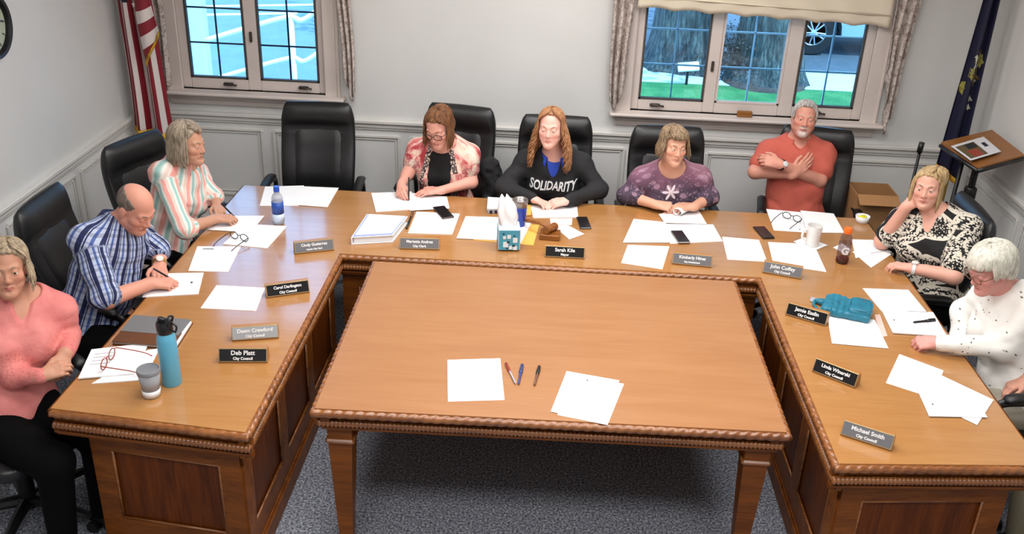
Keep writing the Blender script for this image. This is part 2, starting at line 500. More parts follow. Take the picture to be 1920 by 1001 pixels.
    for sd in 'RL':
        q = np.array(list(tipsd[sd][0])+[tipsd[sd][1], wr[sd]]); fine.append((q.min(0)-.02, q.max(0)+.02, .0036))
    F = Field(lo, hi, .009, fine)
    for p in legs+footp: F.prim(p)
    for p in torso+neck: F.prim(p)
    for sd in 'RL':
        for p in arms[sd]: F.prim(p)
    for p in hands: F.prim(p)
    for p in head: F.prim(p)
    for p in sub1: F.prim(p, op='s')
    for p in head2: F.prim(p)
    for p in sub2: F.prim(p, op='s')
    for ec, un in lids:       # eyelids: upper one comes down by `lid`
        c = hp(*ec); r = .0148*hs
        w = F.win(c-.03, c+.03)
        if w:
            sl, X, Y, Z = w
            dd = np.sqrt((X-c[0])**2+(Y-c[1])**2+(Z-c[2])**2)-r
            q = (X-c[0])*Rh[0, 2]+(Y-c[1])*Rh[1, 2]+(Z-c[2])*Rh[2, 2]
            cutu = (-.0060+un*.0100)*hs; upper = np.maximum(dd, cutu-q); lower = np.maximum(dd, q+.0056*hs)
            bb = np.minimum(upper, lower); a = F.d[sl]; kk = .003
            h = np.clip(.5+.5*(a-bb)/kk, 0, 1); F.d[sl] = a*(1-h)+bb*h-kk*h*(1-h)
    vs, qs = F.mesh()
    # -------- skin tint per vertex (lips, cheeks, knuckles are real pigment)
    q = (vs-Hc)@Rh/hs
    base = np.array(srgb(*spec['skin'])[:3]); colr = np.tile(base, (len(vs), 1))
    def blend(mask, c): colr[:] = colr*(1-mask[:, None])+np.array(c)[None]*mask[:, None]
    g = lambda c, r: np.exp(-(((q-np.array(c))/np.array(r))**2).sum(1))
    red = base*np.array((1.05, .72, .70))
    for sg in (-1, 1): blend(.55*g((sg*.042, .07, -.03), (.022, .03, .02)), red)
    blend(.3*g((0, .106, -.031), (.012, .014, .011)), red)
    lm = (np.abs(q[:, 0]) < .028) & (q[:, 1] > .072) & (q[:, 2] > -.083) & (q[:, 2] < -.0555)
    lips = np.where(lm, np.clip(1.25*np.exp(-((q[:, 0]/.0235)**4+((q[:, 2]+.0675)/.0088)**4)), 0, 1), 0)
    blend(lips*.7, np.array(srgb(*spec.get('lips', (178, 98, 92)))[:3]))
    if spec.get('beard'):
        bm_ = np.clip(g((0, .085, -.095), (.030, .03, .028))*1.5+g((0, .095, -.053), (.024, .02, .009))*1.3, 0, .85)*(1-np.clip(lips*1.5, 0, 1))
        blend(bm_, np.array(srgb(205, 195, 190)[:3]))
    colr = np.concatenate([colr, np.ones((len(vs), 1))], 1)
    body = np_mesh('body', vs, qs, root, MATS['skin'], loc, {'tint': ('FLOAT_COLOR', colr)})
    # -------- eyes, brows
    gaze = spec.get('gaze', (0, -.05-.55*max(0, lid-.3)))
    for sg in (-1, 1):
        c = hp(sg*.032, .0735, .002); gd = unit(Rh@V(gaze[0], 1, gaze[1])); t1 = unit(np.cross(gd, Rh[:, 2])); t2 = np.cross(t1, gd)
        R = np.stack([t1, t2, gd], 1); r = .0133*hs; m = MB()
        angs = [0, 12, 13, 27, 28, 50, 90, 140, 180]
        P = []
        for i in range(len(angs)-1):
            m.mat(0 if angs[i] < 12 else (1 if angs[i] < 27 else 2))
            m.lathe([(r*math.sin(math.radians(angs[i])), r*math.cos(math.radians(angs[i]))), (r*math.sin(math.radians(angs[i+1])), r*math.cos(math.radians(angs[i+1])))], c, 14, R)
            if m.f and len(m.f[-1]) > 4: m.f.pop(); m.mi.pop()
            if m.f and len(m.f[-1]) > 4: m.f.pop(); m.mi.pop()
        m.build('eye', [MATS['pupil'], MATS[spec.get('iris', 'iris_blue')], MATS['eye_white']], root, True, loc)
        mb = MB(); br = spec.get('brow', .0030 if fem else .0038)
        mb.tube(spline([hp(sg*.0135, .0880, .0215), hp(sg*.033, .0830, .0300), hp(sg*.053, .0640, .0235)], 8), [br*hs*x for x in (.7, 1, 1.1, 1.1, 1.0, .9, .7, .3)], 6, flat=.6)
        mb.build('eyebrow', MATS[spec.get('browmat', spec['hairmat'])], root, True, loc)
    # -------- clothes
    info = dict(root=root, loc=loc, TR=TR, hip=hip, N=N, up=up, f=f, l=l, Lt=Lt, sh=sh, el=el, wr=wr, torso=torso, arms=arms, legs=legs, hp=hp, Rh=Rh, hs=hs, Hc=Hc, b=b, ar=ar, f_l=f_l, tips=tipsd, feet=feet, footp=footp)
    for g_ in spec['wear']: garment(info, **g_)
    F2 = Field(np.min([p['lo'] for p in legs], 0)-.04, np.max([p['hi'] for p in legs+torso[:1]], 0)+.04, .012)
    F2.prim(torso[0], .014)
    for p in legs: F2.prim(p, .016)
    F2.prim(half(hip+up*.14, -up, lo, hi, .005), op='s')
    v2, q2 = F2.mesh(); np_mesh('trousers', v2, q2, root, MATS[spec['trousers']], loc)
    for a, fl in feet:
        F3 = Field(a-.28, a+.28, .009); F3.prim(cap(a-V(0,0,.03)-fl*.02, a+fl*.14-V(0,0,.056), .05, .04, .03))
        F3.prim(half((0,0,.004), V(0,0,1), a-.3, a+.3, .004), op='s')
        v3, q3 = F3.mesh(); np_mesh('shoe', v3, q3, root, MATS['shoe_black'], loc)
    hair(info, spec)
    if spec.get('glasses'): glasses_on(info, spec['glasses'])
    if spec.get('watch'):
        sd, mt = spec['watch']; ax_ = unit(wr[sd]-el[sd]); c = wr[sd]-ax_*.012
        n = np.asarray(spec['hand'+sd][1], float); n = unit(n-ax_*np.dot(n, ax_)); t1 = np.cross(ax_, n); R = np.stack([n, t1, ax_], 1)
        rr = .0325*ar
        w_ = MB(); w_.lathe([(rr-.003, -.008), (rr+.002, -.008), (rr+.002, .008), (rr-.003, .008), (rr-.003, -.008)], c, 24, R)
        wb = w_.build('watch_band', MATS[mt], root, True, loc, 40)
        nn = spec.get('watchn'); nn = n if nn is None else unit(np.asarray(nn, float)-ax_*np.dot(nn, ax_))
        R2 = np.stack([ax_, np.cross(nn, ax_), nn], 1)
        w_ = MB(); w_.lathe([(.001, 0), (.017, 0), (.017, .007), (.014, .008), (.001, .008)], c+nn*rr, 20, R2)
        w_.build('watch_face', MATS[spec.get('watchface', 'eye_white')], root, True, loc, 40)
    return info

def garment(I, name, mat, t=.012, sleeve=1.0, slack=.010, neck=None, hem=.02, front=None, fold=.006, sleeves=True, vneck=0, cuff=None, taper=True, wide=0):
    """shirt: the body's own torso and arms, let out by t, cut at neck, hem and cuffs, with folds"""
    N, up, f, l, hip, Lt, TR = I['N'], I['up'], I['f'], I['l'], I['hip'], I['Lt'], I['TR']
    sl = {}
    prims = list(I['torso'])
    for sd in 'RL':
        S, E, W = I['sh'][sd], I['el'][sd], I['wr'][sd]; ar = I['ar']
        s_ = sleeve[sd] if isinstance(sleeve, dict) else sleeve
        if s_ <= 1: sl[sd] = [cap(S, S+(E-S)*s_, .053*ar+slack, (.053-.011*s_)*ar+slack*1.2+wide, .035)]
        else:
            k = s_-1; sl[sd] = [cap(S, E, .053*ar+slack, .042*ar+slack, .035), cap(E, E+(W-E)*k, .042*ar+slack, (.042-.014*k)*ar+slack*.7+wide, .02)]
    allp = prims+sl['R']+sl['L']
    lo = np.min([p['lo'] for p in allp], 0)-.05; hi = np.max([p['hi'] for p in allp], 0)+.05
    F = Field(lo, hi, .0062)
    for p in prims: F.prim(p, t)
    if hem < 0: F.prim(ell(hip+up*.02, TR, (.185*I['b'], .145*I['b'], .15), .05), t)
    if sleeves:
        for sd in 'RL':
            for p in sl[sd]: F.prim(p, 0)
    X = F.ax[0][:, None, None]; Y = F.ax[1][None, :, None]; Z = F.ax[2][None, None, :]
    # folds: stretched noise, only near the surface
    near = np.abs(F.d) < .03; ii = np.argwhere(near)
    px, py, pz = F.ax[0][ii[:, 0]], F.ax[1][ii[:, 1]], F.ax[2][ii[:, 2]]
    seed = float(hash_(I['loc'])*17)
    nz = vnoise(px*9+seed, py*9, pz*16)*.6+vnoise(px*20+3+seed, py*20, pz*30)*.4
    rid = 1-np.abs(vnoise(px*7+pz*10+seed, py*7+9, pz*9-px*4))*2
    F.d[near] += (fold*nz+fold*.6*rid).astype(np.float32)
    bl, bh = lo-.1, hi+.1
    F.prim(half(hip+up*hem, up, bl, bh, .006), op='s')
    if neck is not None:
        rr = neck
        F.prim(ell(N+up*.035+f*.018, TR, (rr, rr*1.0, rr*.95), .01), op='s')
        F.prim(cap(N, N+up*.12, .05, .06, .01), op='s')
    if vneck: F.prim(cap(N+up*.03+f*.09, N-up*vneck+f*.145, .055, .020, .008), op='s')
    if front:   # open cardigan: wedge taken from the front
        w0, w1 = front
        for k in np.linspace(0, 1, 10):
            F.prim(cap(N+up*.02-up*k*Lt*1.0+f*.13, N+up*.02-up*k*Lt*1.0+f*.26, w0+(w1-w0)*k, w0+(w1-w0)*k, .004), op='s')
    vs, qs = F.mesh()
    rel = vs-hip
    uvw = np.stack([np.arctan2(rel@l, rel@f+.03)*.15, rel@up, rel@f], -1)
    reg = np.zeros(len(vs))
    if sleeves:
        dt = np.min([prim_at(p, vs) for p in prims[:3]], 0)
        for sd, sg in (('R', -1), ('L', 1)):
            S, E, W = I['sh'][sd], I['el'][sd], I['wr'][sd]
            for (a, b_, o) in ((S, E, 0.), (E, W, np.linalg.norm(E-S))):
                ba = b_-a; L = np.linalg.norm(ba); ax_ = ba/L
                tt = (vs-a)@ax_; tc = np.clip(tt, 0, L); dd = np.linalg.norm(vs-a-tc[:, None]*ax_, axis=1)-.05
                m = (dd < dt-.012)&(dd < .03)&(tt > (0.055 if o == 0 else -.02))
                e1 = unit(f-ax_*np.dot(f, ax_)) if abs(np.dot(f, ax_)) < .93 else unit(l-ax_*np.dot(l, ax_)); e2 = np.cross(ax_, e1)
                ang = np.arctan2((vs-a)@e2, (vs-a)@e1)
                uvw[m] = np.stack([ang[m]*.06+sg*.5, -(o+tt[m]), np.zeros(m.sum())], -1); reg[m] = 1
                dt = np.where(m, np.minimum(dt, dd), dt)
    return np_mesh(name, vs, qs, I['root'], MATS[mat], I['loc'], {'cloth': ('FLOAT_VECTOR', uvw), 'region': ('FLOAT_VECTOR', np.stack([reg, reg*0, reg*0], -1))})
def prim_at(p, vs):
    return p['fn'](vs[:, 0], vs[:, 1], vs[:, 2])
def hash_(v): return (math.sin(float(v[0])*12.9898+float(v[1])*78.233)*43758.5453) % 1

def collar(I, mat, r=.072, h=.038, open_=.5, drop=0.0, tip=.03):
    N, up, f, l = I['N'], I['up'], I['f'], I['l']; m = MB(); n = 28; A = []; B = []; C = []; D = []
    for i in range(n+1):
        a = open_+(2*math.pi-2*open_)*i/n; d = f*math.cos(a)*1.05+l*math.sin(a)
        e = abs(i/n-.5)*2; lowf = -.028*max(0, math.cos(a))-.0
        p = N+up*(lowf+.005)
        A.append(p+d*(r)); B.append(p+d*(r+.001)+up*h); C.append(p+d*(r+.013)+up*(h+.002))
        D.append(p+d*(r+.026+tip*.3*e**6)-up*(.002+tip*e**6)+up*.004)
    m.loft([A, B, C, D], closed=False, caps=False)
    o = m.build('collar', MATS[mat], I['root'], True, I['loc'])
    s = o.modifiers.new('s', 'SOLIDIFY'); s.thickness = .003; return o

def glasses_on(I, mat):
    hp = I['hp']; m = MB()
    for sg in (-1, 1):
        pts = []
        for i in range(21):
            a = 2*math.pi*i/20; sx = abs(math.cos(a))**.7*math.copysign(1, math.cos(a)); sz = abs(math.sin(a))**.7*math.copysign(1, math.sin(a))
            pts.append(hp(sg*.033+sx*.025, .103-abs(sg*.033+sx*.025)*.12, -.003+sz*.019))
        m.tube(pts, .0022, 6, caps=False)
        m.tube([hp(sg*.057, .096, .006), hp(sg*.074, .08, .007), hp(sg*.078, .0, .004), hp(sg*.078, -.02, -.01)], .0022, 6)
    m.tube([hp(-.009, .102, .002), hp(0, .105, .004), hp(.009, .102, .002)], .0022, 6)
    m.build('glasses', MATS[mat], I['root'], True, I['loc'])

def hair(I, spec):
    st = spec['hair']; hp, Rh, hs, Hc = I['hp'], I['Rh'], I['hs'], I['Hc']
    rnd = random.Random(spec['key']); root, loc = I['root'], I['loc']
    E3 = lambda c, r, k: ell(hp(*c), Rh, np.array(r)*hs, k*hs)
    vol = st.get('vol', .012)
    lo, hi = Hc-.3, Hc+.3
    F = Field(Hc-.19, Hc+.19, .0048)
    F.prim(E3((0, -.014, .036), (.074+vol, .093+vol, .084+vol), .01))
    bald = st.get('bald')
    hl = st.get('hairline', (.055, .075))
    if st.get('back', 1) > .5:     # fuller back and sides down to the nape
        F.prim(E3((0, -.035, -.01), (.076+vol*.9, .075+vol, .085), .02))
    # keep the face clear
    n = Rh@V(0, .80, -.60) ; F.prim(half(hp(0, hl[0], hl[1]), -n, lo, hi, .008), op='s')
    F.prim(E3((0, .085, -.02), (.066, .075, .092), .01), op='s')
    F.prim(half(hp(0, 0, st.get('nape', -.085)), V(0,0,0)+Rh[:, 2], lo, hi, .006), op='s')
    if bald:
        F.prim(E3((0, .035, .10), (.066, .125, .075), .012), op='s')
    near = np.abs(F.d) < .02; ii = np.argwhere(near)
    P = np.stack([F.ax[k][ii[:, k]] for k in range(3)], -1); q = (P-Hc)@Rh
    azn = np.arctan2(q[:, 0], q[:, 1])
    F.d[near] += (.0035*vnoise(azn*9, q[:, 2]*14+5, np.full(len(q), 2.0))*(0.3 if bald else 1)).astype(np.float32)
    vs, qs = F.mesh()
    base = np_mesh('hair', vs, qs, root, MATS[spec['hairmat']], loc)
    if bald: return
    # locks
    m = MB(); C0 = V(0, -.014, .036); nl = int(st.get('n', 520)*1.25); L0 = st['len']; curl = st.get('curl', 0)
    down = Rh.T@V(0,0,-1)
    for i in range(nl):
        az0 = math.radians(rnd.uniform(-180, 180)); aa = abs(math.degrees(az0)); sg = 1 if az0 >= 0 else -1
        part = st.get('part', 0)*.03
        front = aa < 62
        th0 = math.radians(rnd.uniform(3, 38)); thl = math.radians(rnd.uniform(84, 104))
        azT = az0
        L = L0*rnd.uniform(.75, 1.08)
        if front:
            if st.get('bangs'):
                thl = math.radians(rnd.uniform(*st['bangs'])); L = .012
                azT = az0+st.get('sweep', 0)
            else:
                azT = sg*math.radians(rnd.uniform(70, 92)); thl = math.radians(rnd.uniform(80, 96))
        rr = 1+rnd.uniform(.0, .05)
        R = V(.074+vol, .093+vol, .084+vol)*rr
        pts = []
        ns = 9
        for k in range(ns):
            u = k/(ns-1); th = th0+(thl-th0)*u; az = az0+(azT-az0)*(u**.8)
            p = C0+R*V(math.sin(th)*math.sin(az), math.sin(th)*math.cos(az), math.cos(th)); p[0] += part*(1-u)
            pts.append(p)
        d = unit(pts[-1]-pts[-2]); out = unit(V(math.sin(az), math.cos(az)*.8, 0)); ph = rnd.uniform(0, 6.3); p = pts[-1]
        nh = max(2, int(L/.016)); stp = L/nh
        for k in range(nh):
            d = unit(d*.55+unit(down+out*st.get('flare', .08)*(1 if k < nh*.6 else -st.get('tuck', .3)))*.6)
            p = p+d*stp
            wv = st.get('wave', 75); off = V(math.cos(ph+k*stp*wv), math.sin(ph+k*stp*wv), 0)*curl*min(1, k/4)
            # keep out of the neck and face
            qd = math.hypot(p[0], (p[1]+.02)*.95)
            if p[2] < .05 and qd < .068: p = p+V(p[0], p[1]+.02, 0)/max(qd, 1e-4)*(.068-qd)
            pts.append(p+off)
        w = st.get('w', .0042)*rnd.uniform(.7, 1.25); n_ = len(pts)
        rad = [w*hs*min(1, .35+j/3, (n_-j-.0)/3.2) for j in range(n_)]
        m.tube([hp(*p_) for p_ in pts], rad, 5, flat=.6)
    m.build('hair_locks', MATS[spec['hairmat']], base, True, loc)
# ------------------------------------------------------------------ materials of the place
plain('paint_wall', (219, 219, 217), .62, var=.03, vscale=2, bump=.05, bscale=180)
plain('paint_trim', (218, 215, 210), .45, var=.02)
plain('window_frame', (214, 202, 195), .4, var=.02)
plain('gasket', (70, 66, 62), .6)
plain('ceiling_paint', (225, 223, 218), .8)
wood('oak_top', (176, 126, 72), (166, 114, 62), 0, .26, 1.0, .5, 1.0, .8)
wood('oak_top_pale', (166, 117, 75), (157, 106, 65), 0, .34, 1.0, .5, 1.0, .1)
wood('oak_dark', (112, 54, 12), (70, 30, 5), 2, .42, 1.0, .2)
wood('oak_rail', (134, 74, 22), (92, 46, 11), 0, .42, 1.0, .25)
wood('oak_carved', (156, 98, 50), (104, 56, 24), 0, .26, 1.2, .7)
wood('gavel_wood', (150, 92, 40), (110, 62, 22), 0, .3)
wood('board_wood', (158, 102, 44), (132, 82, 34), 0, .4)
plain('leather', (24, 24, 25), .36, spec=.5, var=.25, vscale=5, bump=.25, bscale=220)
plain('leather_side', (17, 17, 18), .42, bump=.2, bscale=200)
plain('black_plastic', (20, 20, 21), .35, spec=.5)
plain('black_metal', (18, 18, 18), .4, metal=.3)
plain('chrome', (200, 200, 200), .2, metal=1)
plain('paper', (240, 240, 241), .75, spec=.2, var=.01)
plain('paper_print', (215, 215, 218), .75, spec=.2)
plain('ink', (70, 70, 80), .7)
plain('ink_grey', (150, 152, 162), .7)
plain('envelope', (240, 176, 80), .7, var=.03)
plain('white_plastic', (236, 236, 238), .35)
plain('binder_blue', (150, 165, 225), .4)
plain('ceramic', (235, 232, 228), .25, spec=.6)
plain('orange_cap', (250, 110, 25), .4)
plain('flask_blue', (92, 170, 200), .38, spec=.5)
plain('blue_deep', (22, 60, 170), .3, spec=.6)
plain('cap_blue', (40, 80, 190), .35)
plain('label_blue', (40, 80, 165), .45)
plain('label_pale', (205, 220, 240), .45)
plain('teal_leather', (26, 112, 136), .42, var=.15, vscale=20, bump=.3, bscale=140)
plain('pink_paper', (225, 190, 180), .7)
plain('grey_cover', (112, 112, 112), .5)
plain('brown_leather', (96, 56, 24), .45, var=.1, bump=.2)
plain('grey_lid', (128, 130, 134), .45)
plain('plate_black', (16, 16, 18), .22, spec=.6)
plain('plate_grey_sheen', (108, 108, 112), .3, spec=.6)  # glossy black plate with its window reflection put into the base colour
plain('plate_silver_sheen', (160, 164, 168), .3, spec=.6)  # black plate again, a brighter window reflection painted in as silver
plain('plate_text', (235, 235, 235), .5)
plain('plate_edge', (190, 165, 120), .35, metal=.4)
wood('plate_wood', (176, 122, 66), (150, 98, 48), 0, .35)
plain('phone_black', (28, 26, 28), .18, spec=.6)
plain('phone_case', (62, 44, 40), .4)
plain('phone_steel', (150, 140, 135), .3, metal=.6)
plain('flag_gold', (222, 172, 40), .6, bump=.4, bscale=300)
plain('flag_navy', (12, 14, 48), .6, var=.2, bump=.1)
plain('flag_white', (232, 224, 218), .7)
plain('emblem_olive', (140, 134, 60), .7); plain('emblem_red', (150, 40, 55), .7); plain('emblem_pale', (190, 190, 170), .7); plain('emblem_brown', (96, 80, 48), .7)
plain('brass', (190, 150, 70), .3, metal=.9)
plain('cardboard', (160, 116, 74), .8, var=.05)
plain('yellow_plastic', (225, 215, 60), .4)
plain('shade_cloth', (226, 214, 192), .8, bump=.1)
plain('crank_dark', (74, 66, 62), .35, metal=.5)
plain('clock_face', (180, 190, 170), .4)
plain('tissue', (240, 240, 242), .85)
plain('tissue_box', (74, 156, 182), .5); plain('tissue_dark', (28, 60, 76), .5); plain('tissue_white', (226, 234, 238), .5)
plain('black_cloth', (26, 26, 28), .9, var=.3, vscale=30, bump=.5, bscale=80)
plain('pen_blue', (50, 66, 120), .3); plain('pen_black', (20, 20, 22), .3); plain('pen_clear', (170, 165, 175), .2); plain('pen_red', (150, 50, 30), .4); plain('pen_brown', (110, 70, 50), .35)
t = NT('carpet'); v = t.coord()
sp = t.noise(v, 95, 2, .75); big = t.noise(v, 22, 2, .5)
c1 = t.ramp(sp, [(.34, srgb(58, 62, 72)), (.47, srgb(128, 132, 144)), (.55, srgb(154, 158, 168)), (.66, srgb(214, 216, 220))])
t.color(t.mix(.15, c1, t.ramp(big, [(.35, srgb(60, 64, 74)), (.65, srgb(112, 112, 122))]), 'MIX')); t.set(Roughness=.95); t.bump(sp, .6, .01)
t.b.inputs['Specular IOR Level'].default_value = .1
t = NT('drape_cloth'); v = t.coord(); n1 = t.noise(v, 26, 4, .65, 1.2); n2 = t.noise(v, 90, 2)
t.color(t.ramp(t.math('ADD', t.math('MULTIPLY', n1, .75), t.math('MULTIPLY', n2, .25)), [(.40, srgb(146, 130, 122)), (.49, srgb(184, 170, 162)), (.56, srgb(210, 200, 193))])); t.set(Roughness=.85)
t = NT('stripe_flag'); a = t.attr('cloth'); o = t.sep(a)
st = t.math('FLOORED_MODULO', o[0], 2.0); isred = t.math('LESS_THAN', st, 1.0)
c = t.mix(isred, srgb(222, 212, 208), srgb(132, 20, 36))
can = t.math('MULTIPLY', t.math('GREATER_THAN', o[1], 0.0), t.math('LESS_THAN', o[0], 4.2))
t.color(t.mix(can, c, srgb(20, 22, 50))); t.set(Roughness=.6)
def frosted(name, col, clear):
    t = NT(name); t.color(srgb(*col)); t.set(Roughness=.2); out = t.n['Material Output']
    tr = t.n.new('ShaderNodeBsdfTransparent'); mx = t.n.new('ShaderNodeMixShader'); mx.inputs[0].default_value = clear
    t.link(t.b.outputs[0], mx.inputs[1]); t.link(tr.outputs[0], mx.inputs[2]); t.link(mx.outputs[0], out.inputs[0]); return t.m
frosted('frosted_cup', (176, 178, 184), .35); frosted('bottle_clear', (205, 212, 222), .6)
def glass_mat(name, tint=(1, 1, 1, 1), refl=None, rough=.02):
    t = NT(name); t.n.remove(t.b)
    tr = t.n.new('ShaderNodeBsdfTransparent'); tr.inputs[0].default_value = tint
    gl = t.n.new('ShaderNodeBsdfGlossy'); gl.inputs['Roughness'].default_value = rough
    mx = t.n.new('ShaderNodeMixShader'); lw = t.n.new('ShaderNodeFresnel'); lw.inputs[0].default_value = 1.45
    (t.link(lw.outputs[0], mx.inputs[0]) if refl is None else setattr(mx.inputs[0], 'default_value', refl)); t.link(tr.outputs[0], mx.inputs[1]); t.link(gl.outputs[0], mx.inputs[2])
    t.link(mx.outputs[0], t.n['Material Output'].inputs[0]); return t.m
glass_mat('window_glass', (.64, .86, 1, 1))
glass_mat('clear_plastic', (.92, .94, .95, 1), .07)
glass_mat('smoky_plastic', (.84, .80, .81, 1), .06)
glass_mat('juice', (.62, .18, .12, 1), .04)
glass_mat('lens', (.96, .97, .98, 1), .04)
# outdoors
t = NT('lawn'); v = t.coord(); n1 = t.noise(v, 3, 4); n2 = t.noise(v, 60, 3)
t.color(t.mix(t.ramp(n1, [(.4, (0, 0, 0)), (.6, (1, 1, 1))]), t.ramp(n2, [(.3, srgb(22, 84, 50)), (.7, srgb(60, 142, 70))]), t.ramp(n2, [(.3, srgb(40, 100, 60)), (.7, srgb(96, 165, 90))]))); t.set(Roughness=.9); t.bump(n2, .8, .03)
plain('concrete_out', (104, 124, 142), .9, var=.08, vscale=3)
plain('pavement', (196, 204, 212), .9, var=.06, vscale=3)
plain('asphalt', (84, 92, 102), .9, var=.1, vscale=6)
t = NT('bark'); v = t.coord(scale=(1, 1, .16)); n1 = t.noise(v, 22, 5, .7, .8)
t.color(t.ramp(n1, [(.35, srgb(36, 42, 42)), (.5, srgb(74, 80, 78)), (.65, srgb(116, 120, 114))])); t.set(Roughness=.95); t.bump(n1, 1.0, .06)
plain('leaf_green', (66, 128, 56), .6, var=.3, vscale=2)
plain('mulch', (72, 60, 54), .95, var=.4, vscale=12, bump=.6, bscale=30)
plain('rail_white', (238, 244, 250), .4)
plain('brick_pale', (196, 210, 222), .8)
plain('car_paint', (150, 172, 180), .25, spec=.6)
plain('tyre', (26, 27, 29), .8); plain('rim', (200, 208, 218), .25, metal=.7)
plain('rock_pale', (190, 188, 184), .9, var=.2)

# ------------------------------------------------------------------ the room
XL, XR, YB, YF, ZC = -2.78, 2.89, 3.20, -3.45, 3.12
W1 = (-2.46, -1.455, 1.06, 2.36); W2 = (.605, 2.165, 1.06, 2.36)
m = MB(); m.box(((XL+XR)/2, (YB+YF)/2, -.05), (XR-XL+.4, YB-YF+.4, .1)); struct(m.build('floor', MATS['carpet']))
m = MB(); m.box(((XL+XR)/2, (YB+YF)/2, ZC+.05), (XR-XL+.4, YB-YF+.4, .1)); struct(m.build('ceiling', MATS['ceiling_paint']))
m = MB(); m.box((XL-.06, (YB+YF)/2, ZC/2), (.12, YB-YF+.24, ZC)); struct(m.build('wall_left', MATS['paint_wall']))
m = MB(); m.box((XR+.06, (YB+YF)/2, ZC/2), (.12, YB-YF+.24, ZC)); struct(m.build('wall_right', MATS['paint_wall']))
m = MB(); m.box(((XL+XR)/2, YF-.06, ZC/2), (XR-XL, .12, ZC)); struct(m.build('wall_front', MATS['paint_wall']))
m = MB(); yb = YB+.06
xs = [XL, W1[0], W1[1], W2[0], W2[1], XR]
for i in range(5):
    a, b = xs[i], xs[i+1]
    if i in (1, 3):
        z0, z1 = (W1 if i == 1 else W2)[2:]
        m.box(((a+b)/2, yb, z0/2), (b-a, .12, z0)); m.box(((a+b)/2, yb, (z1+ZC)/2), (b-a, .12, ZC-z1))
    else: m.box(((a+b)/2, yb, ZC/2), (b-a, .12, ZC))
struct(m.build('wall_back', MATS['paint_wall']))
RAIL = .905
m = MB()
for z, h, d in ((RAIL-.012, .024, .040), (RAIL-.042, .030, .022), (RAIL-.066, .018, .012)):
    m.box(((XL+XR)/2, YB-d/2, z), (XR-XL-.002, d, h), bev=.004)
struct(m.build('trim_1', MATS['paint_trim']))
for nm, x, sg in (('trim_2', XL, 1), ('trim_3', XR, -1)):
    m = MB()
    for z, h, d in ((RAIL-.012, .024, .040), (RAIL-.042, .030, .022), (RAIL-.066, .018, .012)):
        m.box((x+sg*d/2, (YB+YF)/2-.02, z), (d, YB-YF-.045, h), bev=.004)
    struct(m.build(nm, MATS['paint_trim']))
def frame_mould(m, c0, c1, z0, z1, plane, pos, sg):
    for off, w, d in ((0, .020, .016), (.024, .010, .009)):
        a, b, e, g = c0+off, c1-off, z0+off, z1-off
        for p, s_ in ((((a+b)/2, g), (b-a, w)), (((a+b)/2, e), (b-a, w)), ((a, (e+g)/2), (w, g-e)), ((b, (e+g)/2), (w, g-e))):
            if plane == 'y': m.box((p[0], pos+sg*d/2, p[1]), (s_[0], d, s_[1]), bev=.003)
            else: m.box((pos+sg*d/2, p[0], p[1]), (d, s_[0], s_[1]), bev=.003)
pan = [(-2.62, -1.93), (-1.845, -.965), (-.88, -.02), (.06, .60), (.66, 1.10), (1.17, 2.06), (2.14, 2.80)]
m = MB()
for a, b in pan: frame_mould(m, a, b, .30, .785, 'y', YB, -1)
struct(m.build('trim_4', MATS['paint_trim']))
m = MB()
for k in range(7): frame_mould(m, 3.02-.86*(k+1)+.08, 3.02-.86*k, .30, .785, 'x', XL, 1)
struct(m.build('trim_5', MATS['paint_trim']))
m = MB()
for k in range(7): frame_mould(m, 3.02-.86*(k+1)+.08, 3.02-.86*k, .30, .785, 'x', XR, -1)
struct(m.build('trim_6', MATS['paint_trim']))
for nm, c, s_ in (('baseboard_back', ((XL+XR)/2, YB-.008, .06), (XR-XL-.03, .016, .12)), ('baseboard_left', (XL+.008, (YB+YF)/2, .06), (.016, YB-YF-.04, .12)), ('baseboard_right', (XR-.008, (YB+YF)/2, .06), (.016, YB-YF-.04, .12))):
    m = MB(); m.box(c, s_, bev=.004); struct(m.build(nm, MATS['paint_trim']))

